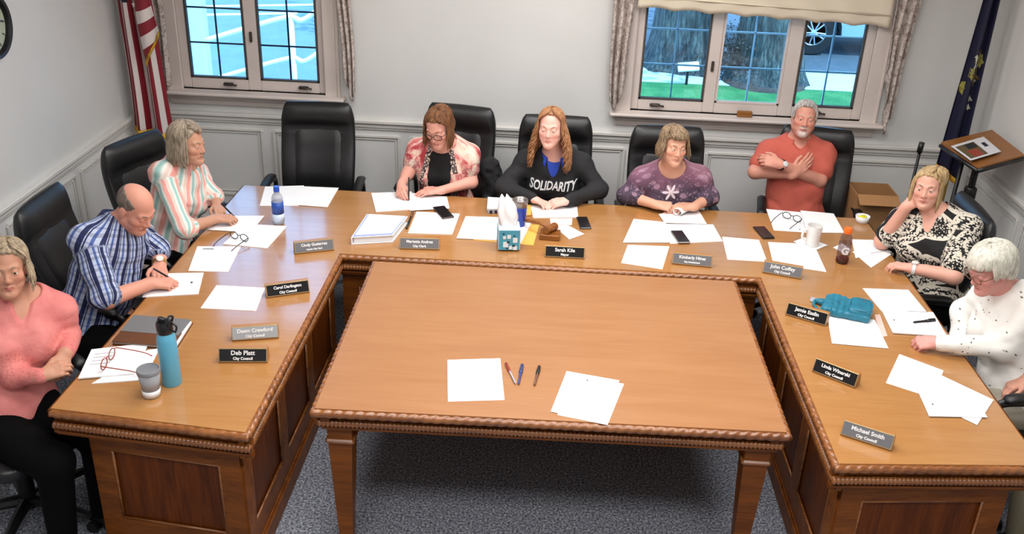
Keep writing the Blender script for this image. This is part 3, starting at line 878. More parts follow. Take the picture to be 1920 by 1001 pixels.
def window(name, W, panes, handles, latch):
    x0, x1, z0, z1 = W; y = YB+.045
    root = bpy.data.objects.new(name, None); COL.objects.link(root); root.location = ((x0+x1)/2, y, z0); root['kind'] = 'structure'
    loc = V((x0+x1)/2, y, z0)
    m = MB()     # casing on the room side
    cw = .105
    for c, s_ in (((x0-cw/2+.01, (z0+z1)/2), (cw, z1-z0+.02)), ((x1+cw/2-.01, (z0+z1)/2), (cw, z1-z0+.02)), (((x0+x1)/2, z1+cw/2-.01), (x1-x0+2*cw-.02, cw))):
        m.box((c[0], YB-.010, c[1]), (s_[0], .020, s_[1]), bev=.004)
    for sx in (x0-cw+.02, x1+cw-.02): m.box((sx, YB-.016, (z0+z1)/2), (.022, .032, z1-z0+.02), bev=.006)
    m.build('window_casing', MATS['window_frame'], root, loc=loc)
    m = MB()     # stool and apron
    m.box(((x0+x1)/2, YB-.03, z0-.012), (x1-x0+2*cw+.05, .15, .024), bev=.008)
    m.box(((x0+x1)/2, YB-.022, z0-.045), (x1-x0+2*cw, .044, .042), bev=.012)
    m.box(((x0+x1)/2, YB-.012, z0-.085), (x1-x0+2*cw-.03, .024, .04), bev=.008)
    m.build('window_sill', MATS['window_frame'], root, loc=loc)
    m = MB()
    edges = [x0]+[v for p in panes for v in p]+[x1]
    zb, zt = z0+.075, z1-.06
    for i in range(0, len(edges), 2):
        a, b = edges[i], edges[i+1]; m.box(((a+b)/2, y, (z0+z1)/2), (b-a, .05, z1-z0), bev=.006)
    for a, b in panes:
        m.box(((a+b)/2, y, (z0+zb)/2), (b-a, .05, zb-z0), bev=.004); m.box(((a+b)/2, y, (zt+z1)/2), (b-a, .05, z1-zt), bev=.004)
    m.build('window_frame', MATS['window_frame'], root, loc=loc)
    for i, (a, b) in enumerate(panes):
        m = MB()
        for c, s_ in (((a+.006, (zb+zt)/2), (.012, zt-zb)), ((b-.006, (zb+zt)/2), (.012, zt-zb)), (((a+b)/2, zb+.006), (b-a, .012)), (((a+b)/2, zt-.006), (b-a, .012))):
            m.box((c[0], y-.012, c[1]), (s_[0], .03, s_[1]))
        sash = m.build('sash', MATS['gasket' if latch[i] else 'window_frame'], root, loc=loc)
        m = MB(); m.box(((a+b)/2, y, (zb+zt)/2), (b-a, .004, zt-zb)); m.build('pane', MATS['window_glass'], sash, loc=loc)
        m = MB(); m.box(((a+b)/2, y+.006, (zb+zt)/2), (.011, .008, zt-zb)); k = 1
        while zb+k*.235 < zt: m.box(((a+b)/2, y+.006, zb+k*.235), (b-a, .008, .011)); k += 1
        m.build('muntin', MATS['gasket' if name == 'window_1' else 'rail_white'], sash, loc=loc)
    for hx in handles:
        m = MB(); m.box((hx, y-.036, z0+.04), (.07, .022, .022), bev=.006)
        m.tube([(hx-.02, y-.05, z0+.045), (hx+.02, y-.056, z0+.043), (hx+.06, y-.05, z0+.036)], [.007, .006, .008], 8)
        m.build('window_crank', MATS['crank_dark'], root, loc=loc)
    return root
window('window_1', W1, [(-2.40, -2.005), (-1.915, -1.512)], [-2.14, -1.62], [1, 1])
window('window_2', W2, [(.667, 1.10), (1.18, 1.606), (1.702, 2.102)], [.78, 1.86], [1, 0, 1])
for nm, x, z in (('window_1', -1.96, 1.43), ('window_2', 1.135, 1.38)):
    m = MB(); m.box((x, YB+.012, z), (.018, .014, .07), bev=.004); o = m.build('sash_lock', MATS['crank_dark']); o.parent = bpy.data.objects[nm]; o.location = tuple(-bpy.data.objects[nm].location)

# ------------------------------------------------------------------ outdoors
ZG = -.6
def gslab(name, poly, z, mat, label=None):
    m = MB(); m.prism(poly, z-.08, z); return struct(m.build(name, MATS[mat]))
gslab('ground_lawn', [(-.9, 3.4), (14, 3.4), (14, 10.4), (-.9, 10.4)], ZG, 'lawn')
gslab('path_concrete', [(-14, 3.4), (-.9, 3.4), (-.9, 26), (-14, 26)], ZG, 'concrete_out')
gslab('sidewalk_strip', [(-.9, 10.4), (14, 10.4), (14, 11.4), (-.9, 11.4)], ZG+.005, 'pavement')
gslab('road_asphalt', [(-.9, 11.4), (24, 11.4), (24, 30), (-.9, 30)], ZG-.02, 'asphalt')
m = MB()
for k in range(7): m.box((-7+k*.9, 13.2+k*1.1, ZG+.004), (5.2, .14, .008), rotz(.32))
struct(m.build('parking_line_markings', MATS['rail_white']))
def tree(name, label, x, y, r, h, seed):
    rn = random.Random(seed); root = thing(name, label, 'tree', (x, y, ZG), 0, None); loops = []
    ph = [rn.uniform(0, 6) for _ in range(4)]
    for i in range(26):
        z = ZG-.05+h*(i/25)**1.3; fl = 1+.42*math.exp(-(z-ZG)/.28)
        loops.append([(x+r*fl*(1+.07*math.sin(5*a+ph[0]+z*.4)+.05*math.sin(9*a+ph[1])*math.exp(-(z-ZG)*.5))*math.cos(a), y+r*fl*(1+.07*math.sin(5*a+ph[0])+.05*math.sin(11*a+ph[2]))*math.sin(a), z) for a in [2*math.pi*k/36 for k in range(36)]])
    m = MB(); m.loft(loops); m.build('trunk', MATS['bark'], root, True, (x, y, ZG))
    m = MB()
    for i in range(1400):
        a = rn.uniform(0, 6.28); rr = 3.2*math.sqrt(rn.random()); z = ZG+h-.3+rn.uniform(0, 2.2); c = V(x+rr*math.cos(a), y+rr*math.sin(a), z); s_ = rn.uniform(.10, .2)
        u_ = unit(V(rn.uniform(-1,1), rn.uniform(-1,1), rn.uniform(-.5,.5))); w_ = unit(np.cross(u_, V(rn.uniform(-1,1), rn.uniform(-1,1), 1)))
        m.add([c-u_*s_, c+w_*s_*.5, c+u_*s_, c-w_*s_*.5], [(0, 1, 2, 3)])
    m.build('unseen_crown', MATS['leaf_green'], root, False, (x, y, ZG))  # leaves out of view, put in to dapple the sunlight on the ground
    return root
tree('shade_tree', 'broad grey tree trunk seen through the left pane of the wide window', *at(1278, 122, z=ZG)[:2], .47, 5.2, 3)
tree('shade_tree', 'grey tree trunk behind the shrub in the middle pane of the wide window', *at(1432, 150, z=ZG)[:2], .42, 5.0, 5)
# shrub and mulch at the second tree
rn = random.Random(4); m = MB()
SB = at(1392, 152, z=ZG)
for i in range(1500):
    a = rn.uniform(0, 6.28); rr = .42*math.sqrt(rn.random()); z = ZG+abs(rn.gauss(.34, .24)); c = V(SB[0]+rr*math.cos(a)*.9, SB[1]+rr*math.sin(a)*.6, z); s_ = rn.uniform(.015, .035)
    u_ = unit(V(rn.uniform(-1,1), rn.uniform(-1,1), rn.uniform(-.2,1))); w_ = unit(np.cross(u_, V(rn.uniform(-1,1), rn.uniform(-1,1), .3)))
    m.add([c-u_*s_, c+w_*s_*.6, c+u_*s_, c-w_*s_*.6], [(0, 1, 2, 3)])
    if i % 6 == 0: m.tube([(SB[0], SB[1], ZG), c], .005, 4)
tag(m.build('garden_shrub', MATS['mulch']), 'bare brown shrub in front of the trunk in the middle pane', 'shrub')
m = MB(); m.lathe([(.001, .05), (.5, .04), (.62, .0), (.62, -.02), (.001, -.02)], (SB[0]+.3, SB[1], ZG), 24); struct(m.build('ground_mulch_bed', MATS['mulch'], None, True))
p = at(1290, 133, z=ZG+.2); root = thing('garden_marker', 'small white sign on the lawn below the left tree trunk', 'sign', (p[0], p[1], ZG))
m = MB(); m.box((0, 0, .26), (.30, .04, .13), rotx(-.5)@roty(-.12), .01); m.build('sign_board', MATS['rail_white'], root)
m = MB(); m.tube([(0, .02, 0), (0, .02, .22)], .02, 8); m.build('post', MATS['black_metal'], root)
# the parked car
cy = 12.66; wc = at(1524, 72, Y=cy); wx, wz = wc[0], ZG-.02+.37
root = thing('parked_car', 'pale blue car parked on the street beyond the wide window', 'car', (wx+1.3, cy+.9, ZG-.02)); loc = V(wx+1.3, cy+.9, ZG-.02)
m = MB(); prof = []
def arch(cx, r, n=12): return [(cx+r*math.cos(math.pi*(1-k/n)), wz+r*math.sin(math.pi*(1-k/n))) for k in range(n+1)]
sill = wz-.06
outl = [(wx-.95, sill+.1)]+[(wx-.46, sill)]+arch(wx, .45)+[(wx+.46, sill), (wx+2.25, sill)]+arch(wx+2.7, .45)+[(wx+3.16, sill), (wx+3.55, sill+.15), (wx+3.6, wz+.6), (wx+2.9, wz+.72), (wx+2.4, wz+1.25), (wx+.9, wz+1.28), (wx+.25, wz+.72), (wx-.8, wz+.58), (wx-.98, wz+.35)]
lo_ = [(a, cy+.02, z) for a, z in outl]; l1 = [(a, cy+1.75, z) for a, z in outl]
m.loft([lo_, l1]); m.build('body', MATS['car_paint'], root, False, loc)
m = MB(); m.box((wx+1.3, cy+.9, sill+.02), (3.4, 1.5, .12)); m.build('underbody', MATS['tyre'], root, False, loc)
for ww in (wx, wx+2.7):
    for yy, sg in ((cy+.12, -1), (cy+1.65, 1)):
        R = rotx(math.pi/2)
        m = MB(); m.lathe([(.19, -.11), (.35, -.11), (.37, -.08), (.37, .08), (.35, .11), (.19, .11), (.19, -.11)], (ww, yy, wz), 40, R); w_ = m.build('wheel', MATS['tyre'], root, True, loc, 40)
        m = MB(); m.lathe([(.188, .1), (.205, .117), (.205, .10)], (ww, yy, wz), 40, R)
        for k in range(10):
            a = 2*math.pi*k/10+(.1 if k % 2 else -.1); m.tube([(ww+.03*math.cos(a), yy-.115, wz+.03*math.sin(a)), (ww+.195*math.cos(a), yy-.105, wz+.195*math.sin(a))], .013, 6)
        m.lathe([(.001, .13), (.045, .125), (.05, .1)], (ww, yy, wz), 16, R); m.build('rim', MATS['rim'], w_, True, loc, 40)
        m = MB(); m.lathe([(.001, .06), (.195, .06)], (ww, yy, wz), 24, R); m.build('brake_disc', MATS['tyre'], w_, True, loc)
# ramp rail outside the narrow window
def rail(name, label, pts, posts, r=.028):
    root = thing(name, label, 'railing', (pts[0][0], pts[0][1], ZG), 0); loc = V(pts[0][0], pts[0][1], ZG)
    m = MB(); m.tube(spline(pts, 24), r, 10); m.build('top_rail', MATS['rail_white'], root, True, loc)
    m = MB(); m.tube(spline([p_-V(0,0,.42) for p_ in pts], 24), r*.9, 10); m.build('lower_rail', MATS['rail_white'], root, True, loc)
    for q in posts:
        m = MB(); m.tube([(q[0], q[1], ZG), q], r, 8); m.build('rail_post', MATS['rail_white'], root, True, loc)
RY = 6.6
q = [at(385, 76, Y=RY), at(462, 53, Y=RY), at(540, 32, Y=RY), at(566, 38, Y=RY), at(600, 16, Y=RY)]
rail('ramp_railing', 'white ramp handrail crossing the narrow window behind the flag', q, [q[2]+V(.03,0,0)])
m = MB(); p0 = at(374, 95, Y=7.2); m.box((p0[0], 7.25, ZG+1.4), (.16, .16, 2.8), bev=.01); m.box((p0[0], 7.25, ZG+.08), (.24, .24, .16), bev=.01)
tag(m.build('porch_post', MATS['brick_pale']), 'pale square porch post at the left edge of the narrow window', 'post')
m = MB(); m.box((-6, 19.5, ZG+2.4), (14, .3, 4.8)); struct(m.build('exterior_wall', MATS['brick_pale']))

# ------------------------------------------------------------------ curtains, shade, clock
def drape(label, top, bot, seed, y=YB-.075):
    """hanging side drape: top (x0,x1,z), bot list of (x, z) hem points from left to right"""
    n, mm = 34, 40; P = []; x0, x1, zt = top
    for j in range(mm+1):
        v = j/mm
        for i in range(n+1):
            u = i/n; k = u*(len(bot)-1); a = min(int(k), len(bot)-2); fb = k-a
            bx = bot[a][0]*(1-fb)+bot[a+1][0]*fb; bz = bot[a][1]*(1-fb)+bot[a+1][1]*fb
            x = (x0+(x1-x0)*u)*(1-v)+bx*v; z = zt*(1-v)+bz*v
            P.append((x+.006*math.sin(9*v+seed), y+.022*math.sin(u*2*math.pi*2.6+seed+v*.8)+.008*math.sin(u*19+seed), z))
    m = MB(); m.add(P, [(j*(n+1)+i, j*(n+1)+i+1, (j+1)*(n+1)+i+1, (j+1)*(n+1)+i) for j in range(mm) for i in range(n)])
    o = m.build('window_drape', MATS['drape_cloth'], None, True); md = o.modifiers.new('s', 'SOLIDIFY'); md.thickness = .004
    return tag(o, label, 'curtain', 'patterned side drapes')
drape('patterned drape hanging at the right side of the narrow window', (-1.40, -1.27, 2.42), [(-1.325, 1.28), (-1.29, 1.12), (-1.265, 1.04), (-1.245, 1.12)], 1)
drape('patterned drape half hidden behind the striped flag', (-2.68, -2.52, 2.42), [(-2.66, 1.02), (-2.60, 1.05), (-2.55, 1.03), (-2.50, 1.10)], 2)
drape('patterned drape left of the wide window', (.41, .60, 2.42), [(.47, 1.14), (.495, 1.08), (.53, 1.12), (.57, 1.35)], 3.4)
drape('patterned drape right of the wide window, nearest the navy flag', (2.20, 2.40, 2.42), [(2.235, 1.45), (2.265, 1.25), (2.295, 1.0), (2.33, 1.12)], 5)
P = []; n, mm = 60, 26
for j in range(mm+1):
    v = j/mm
    for i in range(n+1):
        u = i/n; x = .60+(2.21-.60)*u; zb = 1.745-.055*u+.018*abs(math.sin(u*math.pi*7))-.0
        z = 2.42*(1-v)+zb*v; P.append((x, YB-.055-.012*math.sin(v*9)-.006*math.sin(u*40)*v, z))
m = MB(); m.add(P, [(j*(n+1)+i, j*(n+1)+i+1, (j+1)*(n+1)+i+1, (j+1)*(n+1)+i) for j in range(mm) for i in range(n)])
root = thing('roman_shade', 'cream roman shade with a scalloped hem over the wide window', 'window shade', (1.4, YB-.055, 1.72)); loc = V(1.4, YB-.055, 1.72)
o = m.build('shade_panel', MATS['shade_cloth'], root, True, loc); md = o.modifiers.new('s', 'SOLIDIFY'); md.thickness = .004
m = MB(); m.tube([(.60, YB-.07, 1.83), (2.21, YB-.07, 1.775)], .006, 6); m.build('batten', MATS['shade_cloth'], root, True, loc)
m = MB(); m.box((1.405, YB-.04, 2.44), (1.64, .06, .05), bev=.01); m.build('headrail', MATS['shade_cloth'], root, False, loc)
# wall clock
cyk, czk = 1.575, 1.80; R = roty(math.pi/2)
root = thing('wall_clock', 'round black-rimmed clock on the left wall', 'clock', (XL, cyk, czk)); loc = V(XL, cyk, czk)
m = MB(); m.lathe([(.14, .0), (.172, .0), (.175, .02), (.165, .038), (.148, .034), (.14, .02), (.14, 0)], loc, 48, R); m.build('rim', MATS['black_plastic'], root, True, loc, 40)
m = MB(); m.lathe([(.001, .012), (.145, .012), (.145, .008), (.001, .008)], loc, 40, R); fc = m.build('dial', MATS['clock_face'], root, False, loc)
m = MB()
for k in range(12):
    a = math.pi*k/6; d = V(0, math.sin(a), math.cos(a)); m.box(loc+V(.0135, 0, 0)+d*.122, (.002, .006, .022), rotx(-a))
m.build('hour_mark', MATS['ink'], fc, False, loc)
for a, L_, nm in ((2.2, .07, 'hour_hand'), (1.5, .11, 'minute_hand')):
    m = MB(); d = V(0, math.sin(a), math.cos(a)); m.tube([loc+V(.016, 0, 0), loc+V(.016, 0, 0)+d*L_], .004, 6); m.build(nm, MATS['ink'], root, False, loc)

# ------------------------------------------------------------------ flags
def cloth_grid(fn, n, mm, uvfn):
    P = []; U = []
    for j in range(mm+1):
        for i in range(n+1): P.append(fn(i/n, j/mm)); U.append(uvfn(i/n, j/mm))
    Q = np.array([(j*(n+1)+i, j*(n+1)+i+1, (j+1)*(n+1)+i+1, (j+1)*(n+1)+i) for j in range(mm) for i in range(n)])
    return np.array(P, float), Q, np.array([(a, b, 0) for a, b in U])
def edge_fringe(fn, u0, u1, v, name, root, loc, n=40, drop=.03):
    m = MB(); pts = [np.array(fn(u0+(u1-u0)*i/n, v)) for i in range(n+1)]
    A = [p_+V(0, -.004, .006) for p_ in pts]; B = [p_+V(.004*math.sin(i*2.1), -.006, -drop) for i, p_ in enumerate(pts)]
    m.loft([A, B], closed=False, caps=False); o = m.build(name, MATS['flag_gold'], root, True, loc); md = o.modifiers.new('s', 'SOLIDIFY'); md.thickness = .006
fb = V(-2.62, 2.93, 0)
root = thing('striped_flag', 'red and white striped flag with gold fringe hanging in the left corner', 'flag', fb)
def usf(u, v):
    z = 2.25-v*(1.405+.03*u); w = .17+.08*v+.02*math.sin(v*5); cx = -2.615+.01*v
    return (cx+(u-.5)*w+.035*v*v*(u-.3), 2.93+.045*math.sin(u*2*math.pi*2.0+.6+v*.7)*(.6+.4*v), z)
P, Q, U = cloth_grid(usf, 80, 60, lambda u, v: (u*11+.15*math.sin(v*6)+.0, .40-v))
o = np_mesh('flag_cloth', P, Q, root, MATS['stripe_flag'], fb, {'cloth': ('FLOAT_VECTOR', U)}); md = o.modifiers.new('s', 'SOLIDIFY'); md.thickness = .004
edge_fringe(usf, .0, 1, 1, 'fringe', root, fb)
def swag(u, v):     # folded-over fly corner
    A = np.array((-2.575, 2.85, 2.2)); B = np.array((-2.50, 2.84, 2.2)); C_ = np.array((-2.545, 2.84, 1.32)); D_ = np.array((-2.44, 2.84, 1.52))
    p_ = (A*(1-u)+B*u)*(1-v)+(C_*(1-u)+D_*u)*v; p_[1] += .012*math.sin(u*6+v*3); p_[0] += .012*math.sin(v*7); return tuple(p_)
P, Q, U = cloth_grid(swag, 24, 40, lambda u, v: (v*11-u*1.4, -1))
o = np_mesh('flag_cloth', P, Q, root, MATS['stripe_flag'], fb, {'cloth': ('FLOAT_VECTOR', U)}); md = o.modifiers.new('s', 'SOLIDIFY'); md.thickness = .004
edge_fringe(swag, 0, 1, 1, 'fringe', root, fb, drop=.022)
m = MB(); ps = at(252, 9, Y=2.865); pts = []
for k in range(10):
    a = math.pi/2+k*math.pi/5; r = .02 if k % 2 == 0 else .009; pts.append((ps[0]+r*math.cos(a), 2.862, ps[2]+r*math.sin(a)))
m.add(pts+[(a, b+.002, c) for a, b, c in pts], [tuple(range(10)), tuple(range(19, 9, -1))]); m.build('star', MATS['flag_white'], root, False, fb)
m = MB(); m.tube([(-2.64, 2.99, .02), (-2.64, 2.99, 2.5)], .014, 12); m.build('pole', MATS['brass'], root, True, fb)
m = MB(); m.lathe([(.001, 0), (.13, 0), (.13, .02), (.05, .045), (.025, .09), (.001, .09)], (-2.64, 2.99, 0), 24); m.build('stand_base', MATS['brass'], root, True, fb, 40)
# navy flag
fb = V(2.66, 2.92, 0)
root = thing('navy_flag', 'dark navy flag with a coat of arms hanging in the right corner', 'flag', fb)
def mif(u, v):
    z = 2.3-v*(1.42+.10*u); w = .07+.085*v; cx = 2.705-.018*v
    return (cx+(u-.5)*w, 2.90+.022*math.sin(u*2*math.pi*1.6+.4), z)
P, Q, U = cloth_grid(mif, 48, 50, lambda u, v: (u, v)); o = np_mesh('flag_cloth', P, Q, root, MATS['flag_navy'], fb, {'cloth': ('FLOAT_VECTOR', U)}); md = o.modifiers.new('s', 'SOLIDIFY'); md.thickness = .004
edge_fringe(mif, 0, 1, 1, 'fringe', root, fb)
def patch(name, u, v, ru, rv, mat, sides=14, jag=0, th=.005):
    m = MB(); pts = [np.array(mif(u, v))+V(0, -th, 0)]
    for k in range(sides):
        a = 2*math.pi*k/sides; r = 1-jag*(k % 2); uu = min(.98, max(.02, u+1.35*ru*r*math.cos(a))); pts.append(np.array(mif(uu, v+1.5*rv*r*math.sin(a)))+V(0, -th, 0))
    m.add(pts, [(0, 1+k, 1+(k+1) % sides) for k in range(sides)]); return m.build(name, MATS[mat], root, False, fb)
patch('emblem', .36, .435, .17, .022, 'emblem_red', 10, .3)
patch('emblem', .52, .475, .26, .026, 'emblem_olive', 12, .25)
patch('emblem', .46, .515, .20, .030, 'emblem_pale', 14, .2, .008)
patch('emblem', .74, .49, .14, .022, 'emblem_olive', 12, .3, .008)
patch('emblem', .52, .56, .30, .034, 'emblem_brown', 14, .35)
patch('emblem', .40, .555, .12, .020, 'emblem_olive', 10, .3, .009)
patch('emblem', .66, .575, .10, .018, 'emblem_pale', 10, .4, .009)
patch('emblem', .30, .628, .22, .022, 'emblem_olive', 8, .1)
patch('emblem', .62, .655, .18, .012, 'emblem_pale', 8, .3)
patch('emblem', .74, .69, .10, .010, 'emblem_pale', 8, .4)
m = MB(); m.tube([(2.74, 2.99, .02), (2.72, 2.97, 2.5)], .014, 12); m.build('pole', MATS['brass'], root, True, fb)
m = MB(); m.lathe([(.001, 0), (.13, 0), (.13, .02), (.05, .045), (.025, .09), (.001, .09)], (2.74, 2.99, 0), 24); m.build('stand_base', MATS['brass'], root, True, fb, 40)
# lectern stand
q = [at(1765, 266, z=1.14), at(1860, 243, z=1.17), at(1921, 290, z=1.17), at(1835, 313, z=1.14)]
q[1][0] = min(q[1][0], 2.86); q[2][0] = min(q[2][0], 2.86)
cb = sum(q)/4
root = thing('lectern_stand', 'wooden-topped reading stand on black legs by the right wall', 'stand', (cb[0], cb[1], 0)); loc = V(cb[0], cb[1], 0)
m = MB(); m.slab([p_-V(0,0,.022) for p_ in q[::-1]], .022); m.build('reading_board', MATS['board_wood'], root, False, loc)
m = MB()
for a, b in ((0, 3), (3, 2)): m.tube([q[a]-V(0,0,.024), q[b]-V(0,0,.024)], .013, 8)
m.build('board_edge', MATS['black_plastic'], root, True, loc)
m = MB(); cx, cyy = cb[0]-.06, cb[1]-.1
m.tube([(cx, cyy, .04), (cx, cyy, 1.12)], .02, 12); m.lathe([(.03, .84), (.036, .85), (.036, .93), (.03, .94)], (cx, cyy, 0), 16); m.box((cx, cyy, 1.115), (.12, .12, .02), bev=.004)
m.build('pole', MATS['black_metal'], root, True, loc, 40)
for k in range(3):
    a = 2.1*k+.5; m = MB(); m.tube([(cx, cyy, .25), (cx+.28*math.cos(a), cyy+.28*math.sin(a), .012)], .011, 8); m.build('leg', MATS['black_metal'], root, True, loc)
m = MB(); m.tube([at(1806, 300, Y=2.42), at(1776, 392, Y=2.42)*V(1,1,0)+V(0,0,.02)], .013, 8); m.build('brace', MATS['black_metal'], root, True, loc)
pq = [at(1782, 278, z=1.147), at(1843, 260, z=1.16), at(1876, 288, z=1.16), at(1819, 305, z=1.147)]
for p_ in pq: p_[2] += .012
root = thing('printed_sheet', 'printed colour sheet lying on the wooden reading stand', 'paper', sum(pq)/4); loc = sum(pq)/4
m = MB(); m.slab(pq[::-1], .002); m.build('sheet', MATS['paper_print'], root, False, loc)
def quadpt(Q_, u, v): return (Q_[0]*(1-u)+Q_[1]*u)*(1-v)+(Q_[3]*(1-u)+Q_[2]*u)*v
for (u0, u1, v0, v1, mt) in ((.06, .62, .12, .92, 'emblem_brown'), (.2, .5, .5, .9, 'pen_red'), (.3, .58, .15, .45, 'tyre'), (.75, .86, .3, .55, 'flag_navy')):
    m = MB(); m.slab([quadpt(pq, a, b)+V(0,0,.0022) for a, b in ((u0,v1),(u1,v1),(u1,v0),(u0,v0))], .0006 if mt == 'emblem_brown' else .001); m.build('printed_picture', MATS[mt], root, False, loc)
tp = at(1728, 270, Y=2.62); bt = at(1712, 325, Y=2.62); d = unit(bt-tp)
root = thing('microphone_stand', 'thin black microphone stand behind the person in lace print', 'microphone stand', (bt[0], 2.62, 0)); loc = V(bt[0], 2.62, 0)
m = MB(); m.tube([tp, (bt[0], 2.62, .03)], .010, 8); m.build('pole', MATS['black_metal'], root, True, loc)
m = MB(); m.tube([tp-d*.01, tp+d*.055], .017, 10); m.build('microphone', MATS['black_plastic'], root, True, loc)
m = MB(); m.lathe([(.001, 0), (.12, 0), (.12, .015), (.02, .04), (.001, .04)], loc, 24); m.build('base', MATS['black_metal'], root, True, loc, 40)
# carton behind the table corner
root = thing('cardboard_box', 'open brown carton behind the right back corner of the table', 'box', (2.13, 2.60, 0)); m = MB()
for c, s_ in (((0, -.11, .40), (.25, .006, .80)), ((0, .11, .40), (.25, .006, .80)), ((-.125, 0, .40), (.006, .22, .80)), ((.125, 0, .40), (.006, .22, .80)), ((0, 0, .003), (.25, .22, .006))): m.box(c, s_)
m.build('carton', MATS['cardboard'], root)
m = MB(); m.box((0, -.15, .78), (.25, .09, .005), rotx(.45)); m.build('flap', MATS['cardboard'], root)
p = at(1630, 412, z=.75); root = thing('plastic_tub', 'small pale plastic tub holding something yellow at the table corner', 'tub', (1.95, 2.16, .7505))
m = MB(); m.lathe([(.03, 0), (.035, .002), (.042, .04), (.039, .04), (.033, .006), (.001, .006)], (0,0,0), 24); m.build('tub', MATS['white_plastic'], root, True)
m = MB(); m.box((.0, 0, .032), (.05, .035, .02), rotz(.5), .008); m.build('yellow_content', MATS['yellow_plastic'], root)
p = at(1398, 198, Y=3.17); root = tag(MB().box((0, 0, .021), (.10, .03, .04), None, .005).build('wood_block', MATS['board_wood']), 'small brown wooden block on the sill of the wide window', 'block'); root.location = (p[0], 3.165, 1.06)
# ------------------------------------------------------------------ council table
def rope(m, a, b, r, pitch=.042, lobes=2, sides=12):
    a, b = np.asarray(a, float), np.asarray(b, float); L = np.linalg.norm(b-a); t = (b-a)/L; nrm = unit(np.cross(t, V(0,0,1))); bi = np.cross(t, nrm)
    n = max(4, int(L/.006)); loops = []
    for i in range(n+1):
        s_ = L*i/n; lp = []
        for k in range(sides):
            th = 2*math.pi*k/sides; rr = r*(.76+.28*abs(math.cos(th*lobes/2+math.pi*s_/pitch))**.8)
            lp.append(a+t*s_+rr*(math.cos(th)*nrm+math.sin(th)*bi))
        loops.append(lp)
    m.loft(loops)
def beads(m, a, b, r, pitch=.0165, sides=8):
    a, b = np.asarray(a, float), np.asarray(b, float); L = np.linalg.norm(b-a); t = (b-a)/L; nrm = unit(np.cross(t, V(0,0,1))); bi = np.cross(t, nrm)
    n = max(4, int(L/pitch*5)); loops = []
    for i in range(n+1):
        s_ = L*i/n; rr = r*(.68+.34*abs(math.sin(math.pi*s_/pitch))**.55)
        loops.append([a+t*s_+rr*(math.cos(2*math.pi*k/sides)*nrm+math.sin(2*math.pi*k/sides)*bi) for k in range(sides)])
    m.loft(loops)
def strip(m, a, b, out, d, z0, z1):     # straight fillet along a-b projecting `d` along out
    a, b, o = np.asarray(a, float), np.asarray(b, float), np.asarray(out, float)
    quad = [a, b, b+o*d, a+o*d]
    m.prism([(p[0], p[1]) for p in quad], z0, z1)
TZ = .75
P2 = lambda p: np.asarray(p, float)[:2]
LOb, ROb = P2((-1.763, 2.235)), P2((1.982, 2.216)); LIb, RIb = P2((-.982, 1.341)), P2((1.210, 1.328))
LIf, LOf = P2((-.994, -.258)), P2((-1.774, -.181)); RIf, ROf = P2((1.218, -.230)), P2((1.986, -.165))
desk = thing('council_table', 'large U-shaped oak council table with rope-carved edges', 'table', (.1, 1.7, 0)); DL = V(.1, 1.7, 0)
m = MB()
m.prism([LOb, LOf, LIf, LIb], TZ-.03, TZ); m.prism([RIb, RIf, ROf, ROb], TZ-.03, TZ)
bk = m; m.prism([LOb, LIb, RIb, ROb], TZ-.03, TZ)
m.build('tabletop', MATS['oak_top'], desk, False, DL)
edges_in = [(LOf, LIf), (LIf, LIb), (LIb, RIb), (RIb, RIf), (RIf, ROf)]
def outward(a, b, side=1):
    t = unit(np.append(b-a, 0)); return np.cross(t, V(0,0,1))*side
for a, b in edges_in:
    o = outward(a, b); A = np.append(a, 0); B = np.append(b, 0); t = unit(B-A)
    e0, e1 = A-t*.0, B+t*.0
    if (a is LOf): e1 = B+t*.016
    elif (a is RIf): e0 = A-t*.016
    m = MB(); rope(m, e0+o*.005+V(0,0,TZ-.020), e1+o*.005+V(0,0,TZ-.020), .0175); m.build('rope_molding', MATS['oak_carved'], desk, True, DL)
    m = MB(); beads(m, e0+o*.003+V(0,0,TZ-.074), e1+o*.003+V(0,0,TZ-.074), .0175); m.build('bead_molding', MATS['oak_carved'], desk, True, DL)
    m = MB(); strip(m, e0-o*.03, e1-o*.03, o, .022, TZ-.062, TZ-.028); strip(m, e0-o*.03, e1-o*.03, o, .036, TZ-.108, TZ-.098); strip(m, e0-o*.03, e1-o*.03, o, .022, TZ-.125, TZ-.106)
    m.build('cornice', MATS['oak_rail'], desk, False, DL)
for a, b in ((ROf, ROb), (ROb, LOb), (LOb, LOf)):      # plain outer edges
    o = outward(a, b); A = np.append(a, 0); B = np.append(b, 0)
    m = MB(); m.tube([A+V(0,0,TZ-.016), B+V(0,0,TZ-.016)], .0155, 10); m.build('edge_band', MATS['oak_rail'], desk, True, DL)
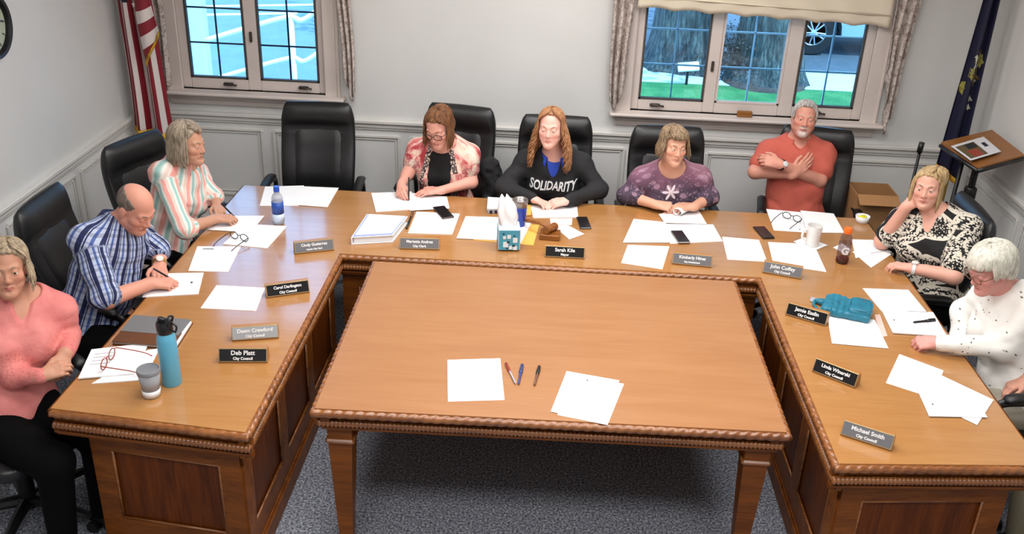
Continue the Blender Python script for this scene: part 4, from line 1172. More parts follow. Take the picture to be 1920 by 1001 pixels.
def panel_face(a, b, z0, z1, inset, npan, parent, loc, sgn=1):
    o = outward(a, b, sgn); A = np.append(a, 0); B = np.append(b, 0); t = unit(B-A); L = np.linalg.norm(B-A)
    base = A-o*inset
    m = MB(); strip(m, base, base+t*L, -o, .02, z0, z1); m.build('panel', MATS['oak_dark'], parent, False, loc)
    m = MB(); w = .085
    strip(m, base, base+t*L, o, .014, z1-.085, z1); strip(m, base, base+t*L, o, .014, z0+.10, z0+.20)
    for k in range(npan+1):
        c = k/npan*(L-w); strip(m, base+t*c, base+t*(c+w), o, .0138, z0+.1, z1)
    m.build('panel_frame', MATS['oak_rail'], parent, False, loc)
    m = MB()
    for k in range(npan):
        c0 = k/npan*(L-w)+w; c1 = (k+1)/npan*(L-w)
        for zz in (z0+.205, z1-.09): m.tube([base+t*c0+o*.008+V(0,0,zz), base+t*c1+o*.008+V(0,0,zz)], .006, 6)
        for cc in (c0+.004, c1-.004): m.tube([base+t*cc+o*.008+V(0,0,z0+.205), base+t*cc+o*.008+V(0,0,z1-.09)], .006, 6)
    m.build('panel_bead', MATS['oak_carved'], parent, True, loc)
    m = MB(); strip(m, base, base+t*L, o, .028, z0, z0+.085); strip(m, base, base+t*L, o, .020, z0+.085, z0+.10); m.build('base_trim', MATS['oak_rail'], parent, False, loc)
IN = .055
def off(p, dx, dy): return P2(p)+P2((dx, dy))
panel_face(off(LOf, .10, 0), off(LIf, -.055, 0), 0, TZ-.12, IN, 1, desk, DL)
panel_face(off(LIf, 0, .055), off(LIb, 0, 0), 0, TZ-.12, IN, 3, desk, DL)
panel_face(LIb, RIb, 0, TZ-.12, IN, 4, desk, DL)
panel_face(RIb, off(RIf, 0, .055), 0, TZ-.12, IN, 3, desk, DL)
panel_face(off(RIf, .055, 0), off(ROf, -.06, 0), 0, TZ-.12, IN, 1, desk, DL)
# centre table
C = [P2((-.781, 1.268)), P2((1.058, 1.266)), P2((1.063, -.048)), P2((-.775, -.076))]
ct = thing('center_table', 'oak table with carved rim and square tapered legs inside the U', 'table', (.14, .6, 0)); CL = V(.14, .6, 0)
m = MB(); m.prism([C[0], C[3], C[2], C[1]], TZ-.03, TZ); m.build('tabletop', MATS['oak_top_pale'], ct, False, CL)
for i in range(4):
    a, b = C[(4-i) % 4], C[(3-i) % 4]
    o = outward(a, b); A = np.append(a, 0); B = np.append(b, 0); t = unit(B-A)
    if np.dot(o[:2], (a+b)/2-np.array((.14, .6))) < 0: o = -o
    m = MB(); rope(m, A-t*.014+o*.005+V(0,0,TZ-.020), B+t*.014+o*.005+V(0,0,TZ-.020), .0175); m.build('rope_molding', MATS['oak_carved'], ct, True, CL)
    m = MB(); beads(m, A+t*.005-o*.012+V(0,0,TZ-.074), B-t*.005-o*.012+V(0,0,TZ-.074), .0175); m.build('bead_molding', MATS['oak_carved'], ct, True, CL)
    m = MB(); strip(m, A-o*.055, B-o*.055, o, .036, TZ-.062, TZ-.028); strip(m, A+t*.02-o*.055, B-t*.02-o*.055, o, .046, TZ-.103, TZ-.093); m.build('apron', MATS['oak_rail'], ct, False, CL)
for cx, cy_ in ((-.690, .005), (.975, .03), (-.695, 1.18), (.97, 1.18)):
    m = MB(); lp = []
    for z, h in ((TZ-.03, .052), (TZ-.20, .048), (0.02, .026), (0, .026)):
        lp.append([(cx-h, cy_-h, z), (cx+h, cy_-h, z), (cx+h, cy_+h, z), (cx-h, cy_+h, z)])
    m.loft(lp); lg = m.build('leg', MATS['oak_rail'], ct, False, CL)
    m = MB(); m.box((cx, cy_, TZ-.175), (.118, .118, .022), bev=.007); m.build('collar', MATS['oak_carved'], lg, False, CL)

# ------------------------------------------------------------------ chairs (forward = local +x)
def chair_parts():
    root = bpy.data.objects.new('conference_chair', None); COL.objects.link(root)
    # backrest
    m = MB(); loops = []; n = 28
    H0, H1 = .50, 1.13
    for j in range(25):
        v = j/24; z = H0+(H1-H0)*v
        xc = -.235-.115*v-.02*math.sin(v*3.1)+.012*math.sin(v*6.3)
        hw = .228+.012*math.sin(v*3)-.012*max(0, v-.85)/.15*1.6
        th = .030+.012*math.sin(math.pi*min(1, v*1.05))
        head = math.exp(-((v-.88)/.10)**2)*.030; seam = math.exp(-((v-.755)/.012)**2)*.016
        lum = math.exp(-((v-.28)/.2)**2)*.016
        cap_ = min(1, math.sqrt(max(.0, 1-((v-.5)/.5)**10))+.12)
        lp = []
        for k in range(n):
            a = 2*math.pi*k/n; ca, sa = math.cos(a), math.sin(a)
            y = hw*math.copysign(abs(sa)**.35, sa)*(.93+.07*cap_)
            dx = math.copysign(abs(ca)**.55, ca)*th*cap_
            if ca > .05: dx += (head+lum-seam*1.0)*(1-(abs(y)/hw)**4)
            x = xc+dx+.045*(y/hw)**2*(1-.5*v)
            lp.append((x, y, z))
        loops.append(lp)
    m.loft(loops); bk_ = m.build('backrest', MATS['leather'], root, True)
    m = MB(); xs_ = [(-.235-.115*v-.02*math.sin(v*3.1)+.012*math.sin(v*6.3)) for v in (.18, .3, .45, .6, .72)]
    loops = []
    for i, v in enumerate((.14, .2, .32, .45, .58, .70, .735)):
        z = H0+(H1-H0)*v; xc = -.235-.115*v-.02*math.sin(v*3.1)+.012*math.sin(v*6.3); th = .030+.012*math.sin(math.pi*min(1, v*1.05)); lum = math.exp(-((v-.28)/.2)**2)*.016
        e = 0 if i in (0, 6) else 1; lp = []
        for k in range(13):
            u = -1+2*k/12; y = u*(.150 if e else .143); bul = (th+lum*(1-(abs(y)/.23)**4)+.045*(y/.228)**2*(1-.5*v))+(.010*(1-u**8) if e else -.006)-(.004 if abs(u) == 1 else 0)
            lp.append((xc+bul, y, z))
        loops.append(lp)
    m.loft(loops, closed=False, caps=False); m.build('back_pad', MATS['leather'], bk_, True)
    # seat
    m = MB(); loops = []
    for j in range(9):
        v = j/8; z = .405+.075*v; s_ = math.sqrt(max(0.03, 1-(abs(v-.5)*2)**4*.12)); lp = []
        for k in range(28):
            a = 2*math.pi*k/28; ca, sa = math.cos(a), math.sin(a)
            x = .02+.245*s_*math.copysign(abs(ca)**.45, ca); y = .245*s_*math.copysign(abs(sa)**.45, sa)
            lp.append((x, y, z-.02*(ca > 0)*ca**2*v))
        loops.append(lp)
    m.loft(loops); m.build('seat', MATS['leather'], root, True)
    for sg in (-1, 1):
        m = MB(); y = sg*.285
        pts = spline([(-.20, y*.93, .43), (-.255, y, .53), (-.225, y, .635), (-.10, y*1.02, .668), (.06, y*1.02, .665), (.135, y*1.02, .640), (.13, y, .57), (.06, y*.95, .43), (.03, y*.85, .405)], 44)
        m.tube(pts, [.021]*44, 10, flat=.72, up=(0, 1, 0)); ar_ = m.build('armrest', MATS['black_plastic'], root, True)
        m = MB(); pts = spline([(-.20, y, .672), (-.10, y*1.02, .690), (.06, y*1.02, .687), (.12, y*1.02, .662)], 16)
        m.tube(pts, [.010, .022]+[.030]*12+[.022, .010], 12, flat=.55, up=(0, 0, 1)) ; m.build('arm_pad', MATS['leather_side'], ar_, True)
    m = MB(); m.box((-.02, 0, .385), (.20, .24, .045), bev=.01); m.lathe([(.001, .10), (.034, .10), (.034, .25), (.024, .25), (.024, .37), (.001, .37)], (0, 0, 0), 16); m.box((-.21, 0, .46), (.05, .10, .20), roty(-.25), .01)
    m.build('gas_column', MATS['black_metal'], root, True, auto=40)
    m = MB(); m.lathe([(.001, .075), (.05, .075), (.045, .12), (.001, .125)], (0, 0, 0), 20)
    for k in range(5):
        a = 2*math.pi*k/5+.3; m.tube([(.03*math.cos(a), .03*math.sin(a), .10), (.16*math.cos(a), .16*math.sin(a), .098), (.31*math.cos(a), .31*math.sin(a), .072)], [.028, .024, .016], 8)
    m.build('star_base', MATS['black_plastic'], root, True, auto=40)
    for k in range(5):
        a = 2*math.pi*k/5+.3; m = MB()
        for s_ in (-.014, .014):
            m.lathe([(.001, -.009), (.026, -.009), (.028, 0), (.026, .009), (.001, .009)], (.315*math.cos(a)-s_*math.sin(a), .315*math.sin(a)+s_*math.cos(a), .028), 14, rotz(a)@rotx(math.pi/2))
        m.build('caster', MATS['black_plastic'], root, True, auto=40)
    return root
def copy_tree(o, parent=None):
    c = o.copy(); COL.objects.link(c)
    if parent is not None: c.parent = parent
    for ch in list(o.children): copy_tree(ch, c)
    return c
chair0 = chair_parts(); chair0['category'] = 'chair'; chair0['group'] = 'black leather conference chairs around the council table'
CH = [ # x, y, facing deg, label
 (-1.40, 2.455, -86, 'empty black leather chair below the narrow window'),
 (-.56, 2.55, -100, 'black leather chair behind the person in the patterned cardigan'),
 (.12, 2.42, -90, 'black leather chair behind the person in the black sweatshirt'),
 (.83, 2.31, -88, 'black leather chair behind the person in the purple floral top'),
 (1.72, 2.45, -100, 'black leather chair behind the person in the salmon polo shirt'),
 (2.06, 1.74, 180, 'black leather chair behind the person in the lace-print top'),
 (2.22, .69, 178, 'black leather chair of the person in the white sweater'),
 (2.46, -.06, 172, 'black leather chair mostly outside the frame on the right'),
 (-2.10, .05, -28, 'black leather chair of the person in the pink blouse'),
 (-2.02, 1.00, 0, 'black leather chair behind the person in the plaid shirt'),
 (-1.97, 1.79, -22, 'black leather chair behind the person in the striped shirt'),
]
for i, (x, y, a, lb) in enumerate(CH):
    o = chair0 if i == 0 else copy_tree(chair0)
    o.location = (x, y, 0); o.rotation_euler = (0, 0, math.radians(a)); o['label'] = lb
    if i == 5: o.scale = (1.0, 1.12, .93)

# ------------------------------------------------------------------ paper on the tables
GP = 'white papers lying on the council table'
def paper(corners, lift, label, n=1, marks=(), group=GP, mat='paper', name='paper_sheet', th=.0012):
    """n sheets; corners surveyed on the table surface"""
    Q_ = [at(x, y, z=TZ+lift) for x, y in corners]; c = sum(Q_)/4
    o = None
    m = MB(); m.slab(Q_[::-1], th*n); o = m.build(name, MATS[mat], None, False, c); tag(o, label, 'envelope' if mat == 'envelope' else 'paper', group)
    if marks:
        m = MB()
        for (u0, v0, u1, v1) in marks: m.slab([quadpt(Q_, a, b)+V(0,0,th*n+.0001) for a, b in ((u0,v1),(u1,v1),(u1,v0),(u0,v0))], .0003)
        k = m.build('printing', MATS['ink'], o, False, c)
    return o
e = .0002
paper([(839,675),(938,672),(946,750),(840,753)], e, 'white sheet left of the pens on the centre table')
paper([(1075,703),(1170,720),(1139,797),(1045,778)], e, 'lower of two white sheets near the front edge of the centre table')
paper([(1062.4,696),(1161.4,713.6),(1128,793),(1032.7,771.6)], e+.002, 'upper of two white sheets near the front edge of the centre table', marks=[(.42,.12,.45,.15)])
paper([(406,535),(497,540),(480,583),(376,578)], e, 'white sheet directly left of the second name plate from the corner on the left wing')
paper([(370,462),(452,462),(428,510),(353,508)], e, 'white sheet between the person in the plaid shirt and the eyeglasses sheet', marks=[(.15,.1,.4,.13)])
paper([(284,514),(382,512),(372,552),(267,558)], e, 'white sheets the person in the plaid shirt is writing on', 3, marks=[(.80,.42,.84,.5)])
paper([(440,405),(496,405),(471,436),(388,431)], e+.003, 'white sheet under the hands of the person in the striped shirt', 2)
paper([(458,420),(538,424.5),(501,466),(418,458)], e, 'topmost sheet with folded eyeglasses, beside the person in the striped shirt', 2)
paper([(497,350),(570,348),(560,386),(487,386)], e, 'left white sheet at the empty chair, behind the water bottle')
paper([(562,350),(635,353),(614,389),(549,384)], e+.002, 'right white sheets at the empty chair', 3)
paper([(696,363),(772,360),(776,393),(705,398)], e, 'white pad under the writing hand of the person in the cardigan', 4)
paper([(764,361),(838,369),(843,391),(768,395)], e+.006, 'white sheet under the flat hand of the person in the cardigan')
paper([(781,398),(862,402),(848,440),(765,438)], e, 'white sheets with rounded corners between binder and dark phone', 4)
paper([(873,406),(945,408),(938,451),(856,447)], e+.003, 'white sheet left of the tissue box', 2)
paper([(893,412),(1011,422),(1000,460),(888,450)], e, 'orange manila envelope lying under the tissue box', 1, group=None, mat='envelope', name='envelope')
paper([(942,410),(996,419),(976,457),(936,452)], e+.0055, 'white sheet on the manila envelope, right of the tissue box')
paper([(994,385),(1082,388),(1084,408),(1000,409)], e, 'white sheets under the clasped hands of the person in black', 3, marks=[(.5,.6,.53,.63)])
paper([(1031,410),(1073,409.5),(1072,422),(1033,421)], e, 'small white slip in front of the clasped hands')
paper([(1036,422),(1066,423),(1095.6,439),(1067.6,449)], e+.002, 'small white slip beside the gavel')
paper([(1235,402),(1306,388),(1325,420),(1246,418)], e+.005, 'white sheet under the hands of the person in the floral top', 2)
paper([(1188,411),(1248,417),(1256,455),(1168,455)], e+.0025, 'white sheet left of the steel-edged phone, upper of two', 2, marks=[(.1,.1,.13,.13)])
paper([(1177,459.5),(1255,462),(1242,505),(1164.5,493)], e, 'white sheet overhanging the inner rim below the person in the floral top')
paper([(1248,420),(1337,421),(1355,452.5),(1257,457)], e, 'white sheet lying under the steel-edged phone')
paper([(1354,444),(1423,450),(1438.7,491),(1364,486.6)], e, 'white sheet below the lone black phone')
paper([(1440,454),(1526,458),(1549.5,510),(1450,495)], e, 'white sheet half covered by the napkin under the mug')
paper([(1436.5,392),(1501,398),(1512,436),(1451,432)], e, 'white sheet under the open eyeglasses near the person in salmon', marks=[(.8,.86,.84,.9)])
paper([(1500.6,395),(1563,401),(1583,437),(1513,436)], e+.002, 'white sheet right of the eyeglasses near the person in salmon', 2)
paper([(1488,453),(1509,445.6),(1552,460),(1525,471)], e+.002, 'white napkin under the ceramic mug', 2, group=None, name='paper_napkin', marks=[(.6,.2,.75,.4)])
paper([(1597,449),(1637,450),(1673,473),(1604,484)], e+.002, 'white sheet behind the orange-capped bottle, upper of two', 1, marks=[(.45,.86,.9,.88)])
paper([(1598,472),(1655,462),(1671,477),(1633,502)], e, 'white sheet behind the orange-capped bottle, lower of two')
paper([(1562,464),(1580,456),(1596,468),(1588,478)], e, 'small white slip left of the orange-capped bottle')
paper([(1617.6,541),(1703,544),(1737,585),(1654,585)], e, 'white sheet right of the teal bag, farther from the person in the white sweater', 2)
paper([(1653,583),(1749,587),(1775,632),(1674,625)], e+.003, 'white pad with a pen on it beside the person in the white sweater', 5, marks=[(.12,.42,.16,.46), (.5,.0,.9,.015)])
paper([(1549,582),(1640,600),(1666,653.5),(1560,644)], e+.002, 'white sheet directly in front of the teal bag', 1)
paper([(1640,590),(1650,590),(1664,630),(1650,632)], e, 'pale pink paper edge showing between white sheets by the teal bag', 1, group=None, mat='pink_paper') 
paper([(1686,664),(1769,695),(1748,746),(1661,718)], e, 'uppermost-lying white sheet of the loose pile on the right wing')
paper([(1757,700),(1863,750),(1832,797),(1725,745)], e+.002, 'white sheet under the pile, pointing at the table edge on the right wing')
paper([(1722,736),(1818,731),(1851,783),(1742,781)], e+.004, 'topmost white sheet of the loose pile on the right wing', 3, marks=[(.14,.5,.17,.56)])
paper([(278,657),(299,654),(270,713),(172,720)], e, 'lower white pad by the translucent cup', 3)
paper([(172,657),(279,645),(252,702),(147,711)], e+.004, 'upper white pad with red eyeglasses lying on it', 5, marks=[(.1+.0*k,.2+.12*k,.45,.21+.12*k) for k in range(4)])

# binder
q = [at(690,401,z=.80), at(760,405,z=.80), at(734,437,z=.80), at(663,441,z=.80)]
root = thing('ring_binder', 'thick white ring binder with papers on top, left of its neighbouring name plate', 'binder', (*(sum(q)/4)[:2], TZ)); loc = V(*(sum(q)/4)[:2], TZ)
cq = sum(q)/4; big = [cq+(p-cq)*1.10 for p in q]
m = MB(); m.slab([p*V(1,1,0)+V(0,0,TZ+.001) for p in big[::-1]], .004); m.slab([p*V(1,1,0)+V(0,0,TZ+.040) for p in big[::-1]], .003)
sp_ = [big[0], big[3]]; m.slab([big[3]*V(1,1,0)+V(0,0,TZ+.005), (big[3]*.97+big[2]*.03)*V(1,1,0)+V(0,0,TZ+.005), (big[0]*.97+big[1]*.03)*V(1,1,0)+V(0,0,TZ+.005), big[0]*V(1,1,0)+V(0,0,TZ+.005)], .035)
m.build('cover', MATS['white_plastic'], root, False, loc)
m = MB(); m.slab([p*V(1,1,0)+V(0,0,TZ+.006) for p in q[::-1]], .033); m.build('page_block', MATS['paper'], root, False, loc)
m = MB(); m.slab([(cq+(p-cq)*1.04)*V(1,1,0)+V(0,0,TZ+.0435) for p in q[::-1]], .002); m.build('divider', MATS['binder_blue'], root, False, loc)
m = MB(); m.slab([(cq+(p-cq)*.97+V(.004,.004,0))*V(1,1,0)+V(0,0,TZ+.046) for p in q[::-1]], .004); m.build('loose_sheets', MATS['paper'], root, False, loc)
a, b = at(774,398,z=TZ+.006), at(762,428,z=TZ+.006); root = thing('marker_pen', 'dark marker lying between the binder and the white sheets', 'pen', (a+b)/2); m = MB(); m.tube([a, b], .006, 10); m.build('barrel', MATS['pen_black'], root, True, (a+b)/2)
m = MB(); m.tube([a+(a-b)*.02, a+(b-a)*.3], .0075, 10); m.build('pen_cap', MATS['pen_brown'], root, True, (a+b)/2)
# booklet beside tumbler
q = [at(915,370,z=TZ+.03), at(960,373,z=TZ+.03), at(944,392,z=TZ+.03), at(913,392,z=TZ+.03)]
root = thing('booklet', 'folded white booklet resting on printed leaflets behind the tissue box', 'booklet', (*(sum(q)/4)[:2], TZ)); loc = V(*(sum(q)/4)[:2], TZ)
m = MB(); m.slab(q[::-1], .003); m.slab([q[3], q[2], q[2]*V(1,1,0)+V(0,0,TZ+.022), q[3]*V(1,1,0)+V(0,0,TZ+.022)], .002); m.build('pages', MATS['paper'], root, False, loc)
m = MB(); m.slab([p*V(1,1,0)+V(.004,.01,TZ+.001) for p in q[::-1]], .027); m.build('leaflet_stack', MATS['paper_print'], root, False, loc)
m = MB(); 
for u0, u1 in ((.15, .3), (.45, .8)): m.slab([quadpt(q, u0, 1)*V(1,1,0)+V(.002,.0,TZ+.004), quadpt(q, u1, 1)*V(1,1,0)+V(.002,.0,TZ+.004), quadpt(q, u1, .96)*V(1,1,0)+V(.002,.0,TZ+.004), quadpt(q, u0, .96)*V(1,1,0)+V(.002,.0,TZ+.004)], .018)
m.build('printing', MATS['flag_navy'], root, False, loc)
q = [at(986,385,z=TZ+.004), at(996,386,z=TZ+.004), at(996,404,z=TZ+.004), at(985,405,z=TZ+.004)]
m = MB(); m.slab(q[::-1], .006); tag(m.build('leaflet', MATS['envelope'], None, False, sum(q)/4), 'small yellow printed leaflet between tumbler and clasped hands', 'leaflet')

# ------------------------------------------------------------------ phones
def phone(corners, body, label, h=.009):
    Q_ = [at(x, y, z=TZ+.006) for x, y in corners]; c = sum(Q_)/4; u = unit(Q_[1]-Q_[0]+Q_[2]-Q_[3]); v = np.cross(V(0,0,1), u)
    w = (np.linalg.norm(Q_[1]-Q_[0])+np.linalg.norm(Q_[2]-Q_[3]))/2; l = (np.linalg.norm(Q_[3]-Q_[0])+np.linalg.norm(Q_[2]-Q_[1]))/2
    root = thing('smartphone', label, 'phone', (c[0], c[1], TZ), math.atan2(u[1], u[0]), None)
    m = MB(); m.box((0, 0, .004+h/2), (w, l, h), bev=.003); m.build('case', MATS[body], root, False)
    m = MB(); m.box((0, 0, .004+h), (w*.93, l*.95, .0012)); m.build('screen', MATS['phone_black'], root, False)
    root.location.z = TZ-.0035 if 'desk' in label else TZ+.001
    return root
phone([(813,389),(836,387.5),(849,408),(828,412)], 'phone_case', 'dark brown-cased phone on the white sheets by the person in the cardigan')
phone([(1084,407),(1105,407),(1105,428),(1084,428)], 'phone_black', 'squarish black phone on the bare desk beside the person in black')
phone([(1260,434),(1282.6,434),(1291,456),(1269,457)], 'phone_steel', 'black phone with steel edges lying on paper before the person in the floral top')
phone([(1415,425),(1439,425),(1447,446),(1427,447)], 'phone_black', 'lone black phone on the bare desk near the person in salmon')

# ------------------------------------------------------------------ name plates
def plate(bl, br, l1, l2, mat, label):
    A, B = at(*bl, z=TZ+.001), at(*br, z=TZ+.001); c = (A+B)/2; u = unit(B-A); w = np.linalg.norm(B-A)
    root = thing('name_plate', label, 'name plate', (c[0], c[1], TZ+.0005), math.atan2(u[1], u[0]), 'desk name plates')
    hgt, dep, tilt = .058, .05, .38
    m = MB(); prof = [(0, 0), (dep, 0), (dep, .012), (.040, .060), (.022, .060), (.0, .004)]
    m.loft([[(x, y, z) for y, z in prof] for x in (-w/2, w/2)]); m.build('wood_base', MATS['plate_wood'], root)
    R = rotx(math.pi/2-tilt); cc = V(0, .0085, .033)
    m = MB(); m.box(cc, (w*.985, hgt, .004), R, .001); bd = m.build('metal_edge', MATS['plate_edge'], root)
    m = MB(); nrm = R@V(0, 0, 1); m.box(cc+nrm*.002, (w*.955, hgt*.88, .002), R); fc = m.build('face_plate', MATS[mat], root)
    for txt, sz, dy in ((l1, .026, .009), (l2, .0165, -.0145)):
        o = text_mesh('lettering', txt, sz*min(1, 11.5/len(txt)*w/.20), MATS['plate_text'], fc, bold=.0006)
        Mx = Matrix([[1, 0, 0, 0], [0, R[1][1], R[1][2], 0], [0, R[2][1], R[2][2], 0], [0, 0, 0, 1]])
        p = cc+nrm*.0035+R@V(0, dy, 0); Mx.translation = Vector(p.tolist()); o.matrix_local = Mx
    return root
plate((553,477),(627,469),'Cindy Gutierrez','Interim City Clerk','plate_grey_sheen','name plate with painted grey sheen at the back left corner, nearest the water bottle')
plate((749,467),(824,469),'Marietta Andrez','City Clerk','plate_grey_sheen','name plate with painted grey sheen right of the white binder')
plate((1021,482),(1096,486),'Sarah Kile','Mayor','plate_black','black name plate in front of the gavel')
plate((1259.6,495),(1334,502),'Kimberly Hines','City Administrator','plate_grey_sheen','name plate with painted grey sheen between the phone with steel edges and the inner rim')
plate((1429,511),(1502,524),'John Coffey','City Council','plate_grey_sheen','name plate with painted grey sheen at the inner corner of the right wing')
plate((1472,590),(1548,612),'Jamie Esslin','City Council','plate_black','black name plate left of the teal bag')
plate((1522,696),(1603,728),'Linda Winarski','City Council','plate_black','black name plate in the middle of the right wing')
plate((1575,815),(1671,846),'Michael Smith','City Council','plate_grey_sheen','name plate with painted grey sheen nearest the front of the right wing')
plate((500,559),(581,548),'Carol Darlington','City Council','plate_black','black name plate beside the inner rim of the left wing')
plate((435,640),(523,634),'Dawn Crawford','City Council','plate_silver_sheen','name plate with painted silvery reflection on the left wing')
plate((410,680),(502,680),'Deb Platt','City Council','plate_black','black name plate nearest the front of the left wing')

# ------------------------------------------------------------------ bottles, cups, tissue, gavel
def up_obj(name, label, cat, base, lift=0):
    p = at(*base, z=TZ+lift); return thing(name, label, cat, p), p
root, p = up_obj('water_bottle', 'clear water bottle with blue cap and label', 'bottle', (523, 419))
m = MB(); m.lathe([(.001, .002), (.029, .002), (.032, .008), (.032, .055), (.030, .06), (.032, .066), (.032, .135), (.031, .142), (.033, .15), (.028, .168), (.015, .182), (.0125, .186), (.0125, .196), (.011, .196), (.026, .165), (.03, .12), (.029, .01), (.001, .006)], (0,0,0), 28); m.build('bottle_body', MATS['bottle_clear'], root, True)
m = MB(); m.lathe([(.0325, .066), (.0328, .066), (.0328, .135), (.0325, .135)], (0,0,0), 28); lb = m.build('label', MATS['label_blue'], root, True)
m = MB(); m.lathe([(.0325, .02), (.0328, .02), (.0328, .064), (.0325, .064)], (0,0,0), 28); m.build('label', MATS['label_pale'], root, True)
m = MB(); m.lathe([(.001, .002), (.028, .004), (.029, .012), (.028, .13), (.001, .13)], (0,0,0), 24); m.build('water', MATS['clear_plastic'], root, True)
m = MB(); m.lathe([(.016, .192), (.016, .218), (.014, .222), (.001, .222)], (0,0,0), 20); m.build('bottle_cap', MATS['cap_blue'], root, True, auto=40)
root, p = up_obj('insulated_flask', 'pale blue insulated flask with black spout lid', 'flask', (323, 718))
m = MB(); m.lathe([(.001, 0), (.036, 0), (.038, .004), (.038, .205), (.034, .225), (.027, .24), (.001, .24)], (0,0,0), 32); m.build('flask_body', MATS['flask_blue'], root, True, auto=50)
m = MB(); m.lathe([(.031, .236), (.032, .238), (.032, .275), (.029, .283), (.001, .283)], (0,0,0), 28); lid_ = m.build('lid', MATS['black_plastic'], root, True, auto=40)
m = MB(); m.box((-.008, 0, .292), (.03, .018, .022), roty(.3), .005); m.build('spout', MATS['black_plastic'], lid_)
m = MB(); m.tube(spline([(.024, -.02, .275), (.03, -.018, .298), (.022, 0, .306), (.03, .018, .298), (.024, .02, .275)], 18), .0045, 8); m.tube(spline([(.03, 0, .28), (.05, -.005, .268), (.046, -.01, .245), (.034, -.005, .248)], 12), .004, 8); m.build('carry_loop', MATS['black_plastic'], lid_, True)
root, p = up_obj('takeaway_cup', 'translucent cup with grey lid beside the flask', 'cup', (285, 741))
m = MB(); m.lathe([(.001, .003), (.030, .003), (.032, .0), (.043, .112), (.041, .112), (.030, .006), (.001, .006)], (0,0,0), 28); m.build('cup_body', MATS['frosted_cup'], root, True)
m = MB(); m.lathe([(.0312, .004), (.0335, .004), (.0362, .034), (.0352, .034)], (0,0,0), 28); m.build('label', MATS['white_plastic'], root, True)
m = MB(); m.lathe([(.001, .008), (.029, .008), (.036, .075), (.001, .075)], (0,0,0), 24); m.build('drink', MATS['pen_clear'], root, True)
m = MB(); m.lathe([(.0445, .108), (.0455, .112), (.0455, .118), (.043, .124), (.040, .124), (.037, .119), (.001, .119)], (0,0,0), 28); m.build('lid', MATS['grey_lid'], root, True, auto=40)
root, p = up_obj('tumbler', 'blue tumbler with clear lid behind the tissue box', 'tumbler', (974, 424))
m = MB(); m.lathe([(.001, 0), (.027, 0), (.030, .004), (.040, .118), (.040, .122), (.001, .122)], (0,0,0), 28); m.build('tumbler_body', MATS['blue_deep'], root, True, auto=50)
m = MB(); m.lathe([(.040, .122), (.0425, .16), (.0415, .165), (.0395, .165), (.038, .124)], (0,0,0), 28); m.build('rim', MATS['phone_steel'], root, True)
m = MB(); m.lathe([(.0385, .150), (.0385, .156), (.02, .160), (.001, .160)], (0,0,0), 24); m.box((0, .0, .164), (.02, .03, .01), None, .003); m.build('lid', MATS['clear_plastic'], root, True)
root, p = up_obj('ceramic_mug', 'white ceramic mug standing on a napkin', 'mug', (1522, 459), .006)
m = MB(); m.lathe([(.001, 0), (.033, 0), (.035, .003), (.042, .115), (.042, .118), (.039, .118), (.034, .012), (.001, .010)], (0,0,0), 30); m.build('mug_body', MATS['ceramic'], root, True, auto=50)
m = MB(); m.tube(spline([(-.038, -.006, .095), (-.062, -.016, .088), (-.064, -.018, .05), (-.036, -.008, .03)], 16), .006, 10, flat=1.3); m.build('handle', MATS['ceramic'], root, True)
root, p = up_obj('sports_drink_bottle', 'sports drink bottle with orange cap and red dregs', 'bottle', (1578, 492))
m = MB(); m.lathe([(.001, .002), (.030, .002), (.034, .010), (.034, .045), (.031, .052), (.034, .060), (.034, .115), (.031, .122), (.033, .135), (.030, .155), (.019, .168), (.018, .178), (.0165, .178), (.027, .15), (.031, .1), (.031, .012), (.001, .006)], (0,0,0), 30); m.build('bottle_body', MATS['smoky_plastic'], root, True)
m = MB(); m.lathe([(.001, .004), (.030, .004), (.0318, .012), (.0318, .030), (.001, .030)], (0,0,0), 24); m.build('drink', MATS['juice'], root, True)
m = MB(); m.lathe([(.0342, .05), (.0346, .05), (.0346, .118), (.0342, .118)], (0,0,0), 28); lb = m.build('label', MATS['smoky_plastic'], root, True)
o = text_mesh('lettering', 'G', .055, MATS['white_plastic'], lb, bold=.002); o.matrix_local = Matrix.Translation((-.005, -.0355, .08)) @ Matrix.Rotation(math.pi/2, 4, 'X') @ Matrix.Rotation(-.1, 4, 'Z')
m = MB(); m.lathe([(.021, .172), (.0215, .174), (.0215, .198), (.019, .202), (.001, .202)], (0,0,0), 24); m.build('bottle_cap', MATS['orange_cap'], root, True, auto=40)
# tissue box
A, B = at(941, 474, z=TZ), at(979, 469, z=TZ); u = unit(B-A); w = np.linalg.norm(B-A); c = (A+B)/2+np.cross(V(0,0,1), u)*w/2
root = thing('tissue_box', 'blue cube tissue box with a tissue sticking out', 'tissue box', (c[0], c[1], TZ+.009), math.atan2(u[1], u[0])*.3)
m = MB(); m.box((0, 0, .06), (w, w, .12), None, .003); m.build('carton', MATS['tissue_white'], root)
rn = random.Random(9)
for fy, nm in (((-1), 'front'), (1, 'back')):
    m = MB(); m.box((0, fy*(w/2+.0006), .058), (w*.95, .0012, .112)); pn = m.build('printed_panel', MATS['tissue_box'], root)
    for k, (x, z, s_, mt) in enumerate([(-.3,.85,.07,'tissue_dark'),(.25,.75,.06,'tissue_dark'),(-.05,.42,.10,'tissue_dark'),(.22,.24,.10,'tissue_dark'),(-.1,.1,.07,'tissue_dark'),(-.25,.66,.10,'tissue_white'),(-.02,.7,.13,'tissue_white'),(.3,.52,.16,'tissue_white'),(-.18,.3,.18,'tissue_white'),(.3,.12,.14,'tissue_white'),(.08,.14,.12,'tissue_white')]):
        m = MB(); m.box((x*w*.9, fy*(w/2+.0016+.0004*(mt == 'tissue_dark')), z*.112), (s_*w*1.3, .0012, s_*.12 if mt == 'tissue_dark' else s_*.17)); m.build('print_square', MATS[mt], pn)
